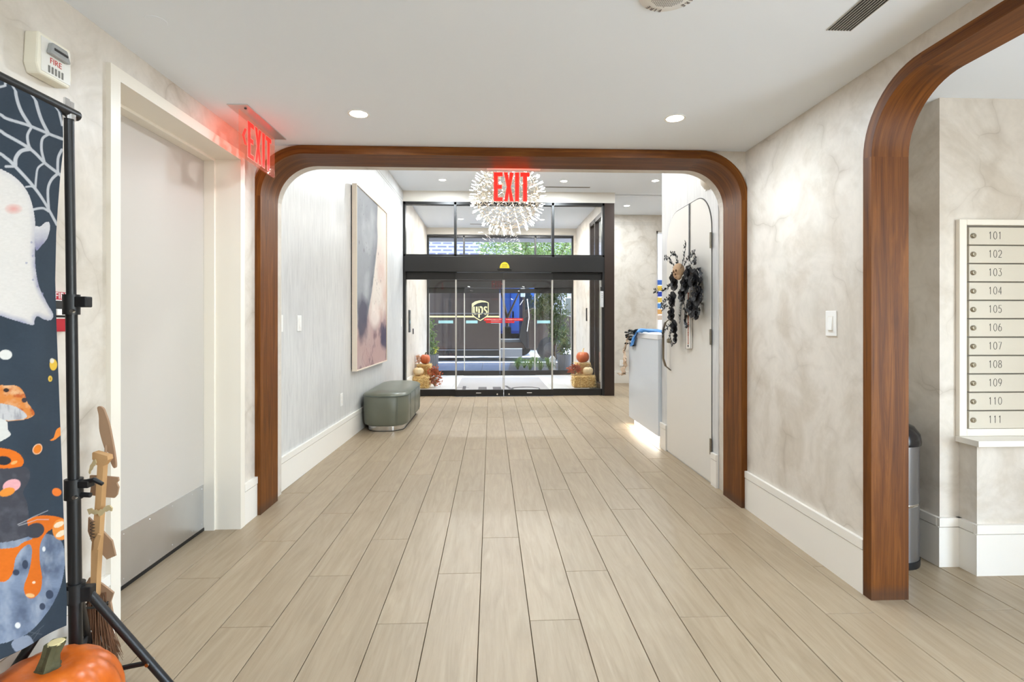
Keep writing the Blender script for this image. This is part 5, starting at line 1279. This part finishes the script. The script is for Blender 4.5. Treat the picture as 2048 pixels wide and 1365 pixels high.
# brown delivery truck, standing at the kerb, cab door open
TY, TY2 = 16.3, 18.4
m_br = M_('truck_brown', lin(54,42,36), .4); m_brd = M_('truck_dark', lin(30,26,24), .5); m_gold = M_('truck_gold', lin(226,204,140), .45)
t = thing('delivery_truck', (-1.5, 17.3, -.12), 'dark brown parcel delivery truck with a gold shield and stripe', 'truck')
B(-6.6, .27, TY, TY2, .28, 3.05).build('cargo_box', m_br, t, bevel=.03)
B(-6.6, .27, TY-.004, TY, 1.305, 1.355).build('gold_stripe', m_gold, t)
for z in (1.42, .245): B(-6.6, .24, TY-.02, TY, z, z+.025).build('rub_rail', M_('rail_grey', lin(120,120,124), .4, .5) if z > 1 else bpy.data.materials['rail_grey'], t)
for i in range(10): B(-6.4+i*.64, -6.38+i*.64, TY-.008, TY, 1.5, 2.95).build('panel_seam', m_brd, t)
B(-6.5, .27, TY+.15, TY2-.1, .05, .28).build('chassis', m_brd, t)
MB().box(.27, 1.05, TY+.02, TY2-.02, 2.45, 3.0).box(.27, 1.05, TY+.02, TY2-.02, .28, .50).box(.98, 1.06, TY, TY2, .5, 2.5).build('cab_shell', m_br, t, bevel=.02)
hoodp = [(1.06, .28), (1.06, 1.55), (1.30, 1.62), (2.5, 1.35), (2.68, 1.2), (2.7, .32)]
MB().prism(hoodp, 'y', TY, TY2).build('hood', m_br, t, bevel=.04)
MB().prism([(1.06, 1.55), (1.06, 2.9), (1.02, 2.98), (1.35, 1.63)], 'y', TY+.06, TY2-.06).build('windscreen', M_('dark_glass', lin(40,50,56), .1), t)
st_ = M_('step_grey', lin(104,104,104), .5)
B(.30, .97, TY-.02, TY+.5, .02, .30).build('step', st_, t, bevel=.01); B(.30, .97, TY+.18, TY+.9, .30, .60).build('step', st_, t, bevel=.01)
for y_, z_ in ((TY-.024, .285), (TY+.176, .585)): B(.30, .97, y_, y_+.02, z_, z_+.02).build('step_edge', M_('step_edge', lin(210,210,210), .4) if z_ < .4 else bpy.data.materials['step_edge'], t)
MB().prism([(.88, .62), (1.08, .30), (1.18, .30), (1.14, 1.35), (1.02, 1.30), (.93, 1.0)], 'y', TY-.05, TY+.3).build('folded_door', m_brd, t, bevel=.02)
MB().tube([(1.12, TY-.06, 1.9), (1.16, TY-.06, 1.55), (1.18, TY-.06, 1.3), (1.12, TY-.06, .85)], .018, 8).build('grab_rail', m_chrome, t, True)
MB().tube([(.98, TY-.3, 1.86), (.88, TY-.32, 1.70)], .014, 6).build('mirror_arm', m_chrome, t); B(.90, 1.04, TY-.36, TY-.30, 1.95, 2.22).build('mirror', M_('mirror_pale', lin(190,200,196), .2), t, bevel=.02)
MB().lathe([(.20,-.02),(.22,0),(.20,.02)], (.72, TY+.9, 1.32), 20, 'x').build('steering_wheel', m_blackp, t, True)
B(.40, .66, TY+.9, TY+1.4, .5, 1.0).build('driver_seat', m_blackp, t, bevel=.05)
for x in (-4.9, 1.85):
    wh = MB().lathe([(.20,.0),(.36,.0),(.42,.04),(.42,.22),(.36,.26),(.0,.26)], (x, TY-.02, .30), 28, 'y').build('wheel', m_blackp, t, True)
    MB().lathe([(.0,-.02),(.12,-.03),(.20,.0),(.22,.02)], (x, TY-.02, .30), 24, 'y').build('rim', M_('rim_grey', lin(52,48,46), .5, .3) if x < 0 else bpy.data.materials['rim_grey'], wh, True)
    # dark arch above the tyre
t['base'] = tuple(t.location); t.scale = (1.074, 1.0, 1.035); t.location = (-1.61, 18.5, -.12)
# shield with the letters ups
sc_ = Vector((-.335, TY-.006, 1.525)); W_, H_ = .262, .335
shp = [(-1,.62),(-.97,.68),(-.6,.88),(0,1.0),(.6,.92),(.97,.78),(1,.74),(1,-.25),(.92,-.48),(.7,-.66),(.35,-.84),(0,-1.0),(-.35,-.84),(-.7,-.66),(-.92,-.48),(-1,-.25)]
P_ = lambda q, k=1.0: [(sc_.x+x*W_*k, sc_.z+z*H_*k) for x, z in q]
sh_ = MB().prism(P_(shp), 'y', TY-.006, TY-.002).build('shield', m_gold, t); sh_['label'] = 'gold and brown shield emblem'
inner = [(-.90,.34),(-.7,.52),(-.3,.70),(.2,.80),(.7,.78),(.90,.72),(.90,-.24),(.82,-.43),(.62,-.59),(.30,-.76),(0,-.90),(-.30,-.76),(-.62,-.59),(-.82,-.43),(-.90,-.24)]
MB().prism(P_(inner), 'y', TY-.0085, TY-.006).build('shield_field', m_brd, sh_)
lt = MB(); yl = sc_.y-.0105
def stroke(pts, wd):
    Q = [Vector((sc_.x+x*W_, 0, sc_.z+z*H_)) for x, z in smooth_poly(pts, 6, False)]
    L_, Rr = [], []
    for i, p in enumerate(Q):
        d = (Q[min(i+1, len(Q)-1)]-Q[max(i-1, 0)]).normalized(); n_ = Vector((-d.z, 0, d.x))*wd*W_
        L_.append(p+n_); Rr.append(p-n_)
    m = len(Q); b = MB()
    b.add([(p.x, yl, p.z) for p in L_+Rr]+[(p.x, TY-.0085, p.z) for p in L_+Rr], [(i, i+1, m+i+1, m+i) for i in range(m-1)]+[(2*m+i, 3*m+i, 3*m+i+1, 2*m+i+1) for i in range(m-1)]+[(i, 2*m+i, 2*m+i+1, i+1) for i in range(m-1)]+[(m+i, m+i+1, 3*m+i+1, 3*m+i) for i in range(m-1)]+[(0, m, 3*m, 2*m), (m-1, 3*m-1, 4*m-1, 2*m-1)])
    return b
def letter(*sts):
    b = MB()
    for pts, wd in sts: q = stroke(pts, wd); b.add(q.v, q.f)
    b.build('letter', m_gold, sh_, fix=False)
letter(([(-.74,.38),(-.74,.0),(-.72,-.22),(-.58,-.32),(-.46,-.24),(-.42,-.1)], .095), ([(-.42,.38),(-.42,0),(-.42,-.36)], .095))
letter(([(-.14,.38),(-.14,0),(-.14,-.68)], .095), ([(-.14,.20),(.0,.34),(.18,.30),(.25,.06),(.21,-.20),(.08,-.31),(-.12,-.26)], .09))
letter(([(.80,.28),(.64,.35),(.50,.26),(.53,.10),(.67,.0),(.77,-.12),(.73,-.27),(.60,-.33),(.46,-.25)], .085))
# blue van beyond
t = thing('blue_van', (.6, 21.4, -.12), 'bright blue box van seen through the open truck cab', 'van')
m_blue = M_('van_blue', lin(52,100,180), .4); m_blued = M_('van_navy', lin(30,60,140), .5)
B(-.6, 1.75, 20.4, 22.4, .75, 2.7).build('box_body', m_blue, t, bevel=.04)
for x in (.2, .75, 1.3): B(x, x+.03, 20.385, 20.4, .8, 2.6).build('panel_seam', m_blued, t)
B(-.5, 1.7, 20.5, 22.3, .3, .75).build('chassis', m_brd, t)
B(-.55, 1.72, 20.38, 20.4, .76, .86).build('skirt_rail', m_blued, t)
for x in (.0, 1.2): MB().lathe([(.0,0),(.38,0),(.40,.03),(.40,.2),(.0,.2)], (x, 20.42, .28), 22, 'y').build('wheel', m_blackp, t, True)

# foliage
def foliage_mat(name, a, b, c_):
    m, N, L, bs_ = new_mat(name); tc = N.new('ShaderNodeTexCoord').outputs['Object']
    n1 = noise(N, L, tc, 3.5, 3, .6); r1 = ramp(N, [(.3, a), (.5, b), (.72, c_)]); L.new(n1, r1.inputs[0]); L.new(r1.outputs[0], bs_.inputs['Base Color'])
    bs_.inputs['Roughness'].default_value = .5; bs_.inputs['Subsurface Weight'].default_value = 0
    tr_ = N.new('ShaderNodeBsdfTranslucent'); L.new(r1.outputs[0], tr_.inputs[0]); mx = N.new('ShaderNodeMixShader'); mx.inputs[0].default_value = .3
    L.new(bs_.outputs[0], mx.inputs[1]); L.new(tr_.outputs[0], mx.inputs[2]); L.new(mx.outputs[0], N['Material Output'].inputs[0]); return m
m_lf1 = foliage_mat('leaf_green', lin(64,92,40), lin(112,136,66), lin(160,172,100))
m_lf2 = foliage_mat('leaf_olive', lin(52,68,38), lin(92,106,60), lin(150,150,96))
m_bark = M_('bark', lin(84,70,56), .9, noise=.3, nscale=25, bump=.5)
def crown(name, blobs, n, size, mat, parent, seed, droop=0.0, slim=.32):
    rg = np.random.default_rng(seed); vs_, fs_ = [], []
    wts = np.array([b[3]**2 for b in blobs]); wts = wts/wts.sum()
    for i in range(n):
        x, y, z, r_, rz = blobs[rg.choice(len(blobs), p=wts)]
        d = rg.normal(size=3); d /= np.linalg.norm(d); q = rg.random()**.4
        p = np.array([x+d[0]*r_*q, y+d[1]*r_*q, z+d[2]*rz*q])
        a = rg.normal(size=3); a[2] -= droop*2.5; a /= np.linalg.norm(a); s = np.cross(a, rg.normal(size=3)); s /= np.linalg.norm(s)+1e-9
        L_ = size*rg.uniform(.7, 1.35); k_ = len(vs_); nn_ = np.cross(a, s)*L_*.12
        vs_ += [tuple(p), tuple(p+a*L_*.45+s*L_*slim+nn_), tuple(p+a*L_), tuple(p+a*L_*.45-s*L_*slim+nn_)]; fs_ += [(k_, k_+1, k_+2), (k_, k_+2, k_+3)]
    me = bpy.data.meshes.new(name); me.from_pydata(vs_, [], fs_); me.update(); o = bpy.data.objects.new(name, me); COL.objects.link(o); me.materials.append(mat); attach(o, parent); o['kind'] = 'stuff'; return o
t = thing('street_tree', (2.0, 24.5, -.12), 'large sunlit green tree behind the truck filling the transom', 'tree')
MB().tube([(2.0,24.5,-.12),(2.0,24.5,2.0),(1.8,24.4,3.4),(1.6,24.3,5.0)], [.2,.17,.13,.07], 10).tube([(2.0,24.5,2.2),(2.8,24.3,3.6),(3.6,24.2,5)], [.12,.09,.05], 8).tube([(1.9,24.5,2.8),(.9,24.3,4.2)], [.09,.05], 8).build('trunk', m_bark, t, True)
crown('crown', [(1.2,24,4.6,1.9,1.5), (2.8,24.2,4.8,2.0,1.6), (.4,24,5.4,1.5,1.4), (4.0,24,4.9,1.6,1.5), (2.0,23.6,6.2,2.2,1.5), (2.2,23.6,3.6,1.6,.9)], 15000, .105, m_lf1, t, 1)
t = thing('young_tree', (.62, 19.98, -.12), 'thin forked street tree in front of the blue van', 'tree')
MB().tube([(.62,19.98,-.12),(.62,19.98,1.35),(.56,19.98,1.6),(.36,19.98,2.5)], [.07,.06,.05,.03], 8).tube([(.62,19.98,1.35),(.78,19.98,1.7),(1.1,19.98,2.4)], [.05,.04,.025], 8).build('trunk', m_bark, t, True)
crown('crown', [(.55,19.98,3.1,.38,.5), (1.2,19.98,2.9,.34,.4)], 700, .09, m_lf2, t, 3)
t = thing('weeping_shrub', (1.62, 13.2, 0), 'tall shrub with drooping narrow leaves outside the entrance', 'shrub')
MB().tube([(1.62,13.2,0),(1.60,13.2,.8),(1.5,13.2,1.5),(1.45,13.2,2.0)], [.03,.025,.02,.01], 8).tube([(1.62,13.2,.6),(1.75,13.2,1.3),(1.78,13.2,1.9)], [.02,.015,.01], 8).tube([(1.62,13.2,.7),(1.35,13.1,1.2),(1.2,13.1,1.75)], [.02,.015,.01], 8).build('stem', m_bark, t, True)
crown('foliage', [(1.45,13.2,1.65,.36,.42), (1.68,13.2,1.35,.30,.5), (1.30,13.1,1.75,.28,.3), (1.62,13.2,2.1,.4,.4), (1.20,13.2,1.45,.2,.2), (1.66,13.2,.95,.22,.3), (1.3,13.2,2.5,.5,.4)], 3600, .10, m_lf2, t, 4, .5, .16)
m_flute = M_('planter_grey', lin(122,120,124), .6)
for x, lb in ((1.76, 'fluted grey planter outside the entrance by the weeping shrub'), (-1.42, 'fluted grey planter outside the entrance by the parked truck body')):
    t = thing('planter', (x, 12.55, 0), lb, 'planter')
    MB().lathe([(.13,0),(.145,.02),(.17,.40),(.175,.42),(.15,.42),(.14,.38)], (x, 12.55, 0), 48, 'z', lambda a, r_, h: 1+.03*math.cos(24*a)).build('pot', m_flute, t, True)
    MB().lathe([(0,.38),(.15,.38)], (x, 12.55, 0), 24).build('soil', M_('soil', lin(58,46,38), .95) if x > 0 else bpy.data.materials['soil'], t)
    crown('foliage', [(x, 12.55, .62, .16, .26), (x, 12.55, .85, .12, .25)] if x > 0 else [(x-.02, 12.55, .65, .17, .3), (x-.03, 12.55, 1.0, .12, .3)], 300, .10, m_lf1 if x < 0 else m_lf2, t, 9, .2, .18)
# yellow blooms on the planter by the truck
t = bpy.data.objects['planter.001']; b = MB(); rb.seed(2)
for i in range(26): leaf(b, Vector((-1.30+rb.uniform(-.05,.05), 12.5+rb.uniform(-.05,.05), .52+rb.uniform(-.06,.08))), Vector((rb.uniform(-1,1), rb.uniform(-1,1), rb.uniform(-.5,1))).normalized()*.05, .014)
b.build('yellow_bloom', M_('yellow_petal', lin(226,216,70), .6), t, fix=False)
bed = struct(MB().hexa([(.38,12.05,.0),(1.55,12.05,.0),(1.95,15.0,.0),(.55,15.0,.0)], [(.38,12.05,.03),(1.55,12.05,.03),(1.95,15.0,.03),(.55,15.0,.03)]).build('garden_bed', bpy.data.materials['soil']), 'dark mulch bed beside the entrance')
rg = random.Random(21)
gl_ = ['beside the path edge', 'in the middle of the mulch bed', 'under the weeping shrub', 'before the fluted planter', 'near the kerb', 'behind the others by the lantern', 'between the path and the shrub', 'at the back corner of the mulch bed']
for i, (x, y, s_) in enumerate(((.66,12.9,.20), (.95,12.75,.24), (1.18,12.5,.24), (1.42,12.45,.2), (.72,13.7,.24), (1.5,13.8,.22), (.85,13.3,.22), (1.2,14.2,.26))):
    t = thing('grass_tuft', (x, y, .03), 'arching green grass tuft ' + gl_[i], 'grass tuft', 'grass tufts in the mulch bed'); b = MB()
    for k_ in range(70):
        a = rg.uniform(0, 2*PI); o_ = rg.uniform(.4, 1.5)*s_; h_ = s_*rg.uniform(.5, 1.15); wd = .004
        p0 = Vector((x+rg.uniform(-.02,.02), y+rg.uniform(-.02,.02), .03)); d = Vector((math.cos(a), math.sin(a), 0)); sd_ = Vector((-d.y, d.x, 0))*wd
        p1 = p0+d*o_*.4+Vector((0,0,h_)); p2 = p0+d*o_+Vector((0,0,h_*.45))
        b.add([p0-sd_, p0+sd_, p1+sd_, p1-sd_, p2], [(0,1,2,3), (3,2,4)])
    o = b.build('blades', m_lf1, t, fix=False); o['kind'] = 'stuff'
t = thing('lantern', (1.50, 12.75, .03), 'white metal lantern standing in the mulch bed', 'lantern')
for dx_ in (-.06, .06):
    for dy_ in (-.06, .06): B(1.5+dx_-.008, 1.5+dx_+.008, 12.75+dy_-.008, 12.75+dy_+.008, .04, .30).build('post', m_white, t)
B(1.425, 1.575, 12.675, 12.825, .03, .05).build('base', m_white, t)
MB().prism([(1.42, .30), (1.58, .30), (1.53, .37), (1.47, .37)], 'y', 12.68, 12.82).build('roof', m_white, t, bevel=.004)
MB().tube([(1.47,12.75,.37),(1.475,12.75,.41),(1.525,12.75,.41),(1.53,12.75,.37)], .005, 6).build('handle', m_ink, t)
for q in (-.058, .058): B(1.445, 1.555, 12.75+q-.002, 12.75+q+.002, .05, .30).build('pane', M_('frosted', lin(226,230,234), .5) if q < 0 else bpy.data.materials['frosted'], t)
# brick house across the street
def bricks(name):
    m, N, L, bs_ = new_mat(name); tc = N.new('ShaderNodeTexCoord').outputs['Object']
    sp2 = N.new('ShaderNodeSeparateXYZ'); L.new(tc, sp2.inputs[0]); cb = N.new('ShaderNodeCombineXYZ'); L.new(sp2.outputs[0], cb.inputs[0]); L.new(sp2.outputs[2], cb.inputs[1])
    bt = N.new('ShaderNodeTexBrick'); bt.inputs['Scale'].default_value = 1.0; bt.inputs['Brick Width'].default_value = .62; bt.inputs['Row Height'].default_value = .2; bt.inputs['Mortar Size'].default_value = .06
    bt.inputs['Color1'].default_value = lin(104,98,116); bt.inputs['Color2'].default_value = lin(90,86,104); bt.inputs['Mortar'].default_value = lin(160,156,168); L.new(cb.outputs[0], bt.inputs['Vector'])
    L.new(bt.outputs[0], bs_.inputs['Base Color']); bs_.inputs['Roughness'].default_value = .8; return m
t = thing('brick_house', (-3, 32, -.12), 'pale brick building across the street', 'building')
B(-12, .9, 30, 36, -.12, 11).build('wall', bricks('pale_brick'), t)
for x, z in ((-6.5,1.2), (-4.2,1.2), (-1.9,1.2), (-6.5,7.2), (-4.2,7.2), (-1.9,7.2)):
    f = B(x, x+1.2, 29.93, 30.0, z, z+1.8).build('window', m_white, t); B(x+.08, x+1.12, 29.90, 29.93, z+.08, z+1.72).build('pane', bpy.data.materials['dark_glass'], f)
t = thing('grey_house', (8, 34, -.12), 'dark grey building behind the street tree', 'building')
B(1.2, 16, 33, 40, -.12, 9).build('wall', M_('grey_render', lin(150,148,150), .85, noise=.05, nscale=3), t)
for i in range(5):
    for z in (1.0, 4.2):
        f = B(2+i*2.6, 3.3+i*2.6, 32.93, 33.0, z, z+1.8).build('window', m_white, t); B(2.1+i*2.6, 3.2+i*2.6, 32.90, 32.93, z+.1, z+1.7).build('pane', bpy.data.materials['dark_glass'], f)
# safety decals on the outer doors
m_teal = M_('teal_decal', lin(150,196,204), .4)
for i, (x0, x1, lb) in enumerate(((-1.18,-.85,'pale teal safety decal on the outer sidelight by the planter with yellow blooms'), (-.56,-.30,'pale teal safety decal on the outer leaf before the truck emblem'), (.0,.45,'pale teal safety decal at the meeting edge of the outer leaves'), (1.04,1.34,'pale teal safety decal on the outer sidelight before the weeping shrub'))):
    yy = VY+.012 if i in (0, 3) else VY-.0425
    tag(B(x0, x1 if i != 2 else .19, yy, yy+.001, 1.17, 1.235).build('safety_decal', m_teal), lb, 'sticker')
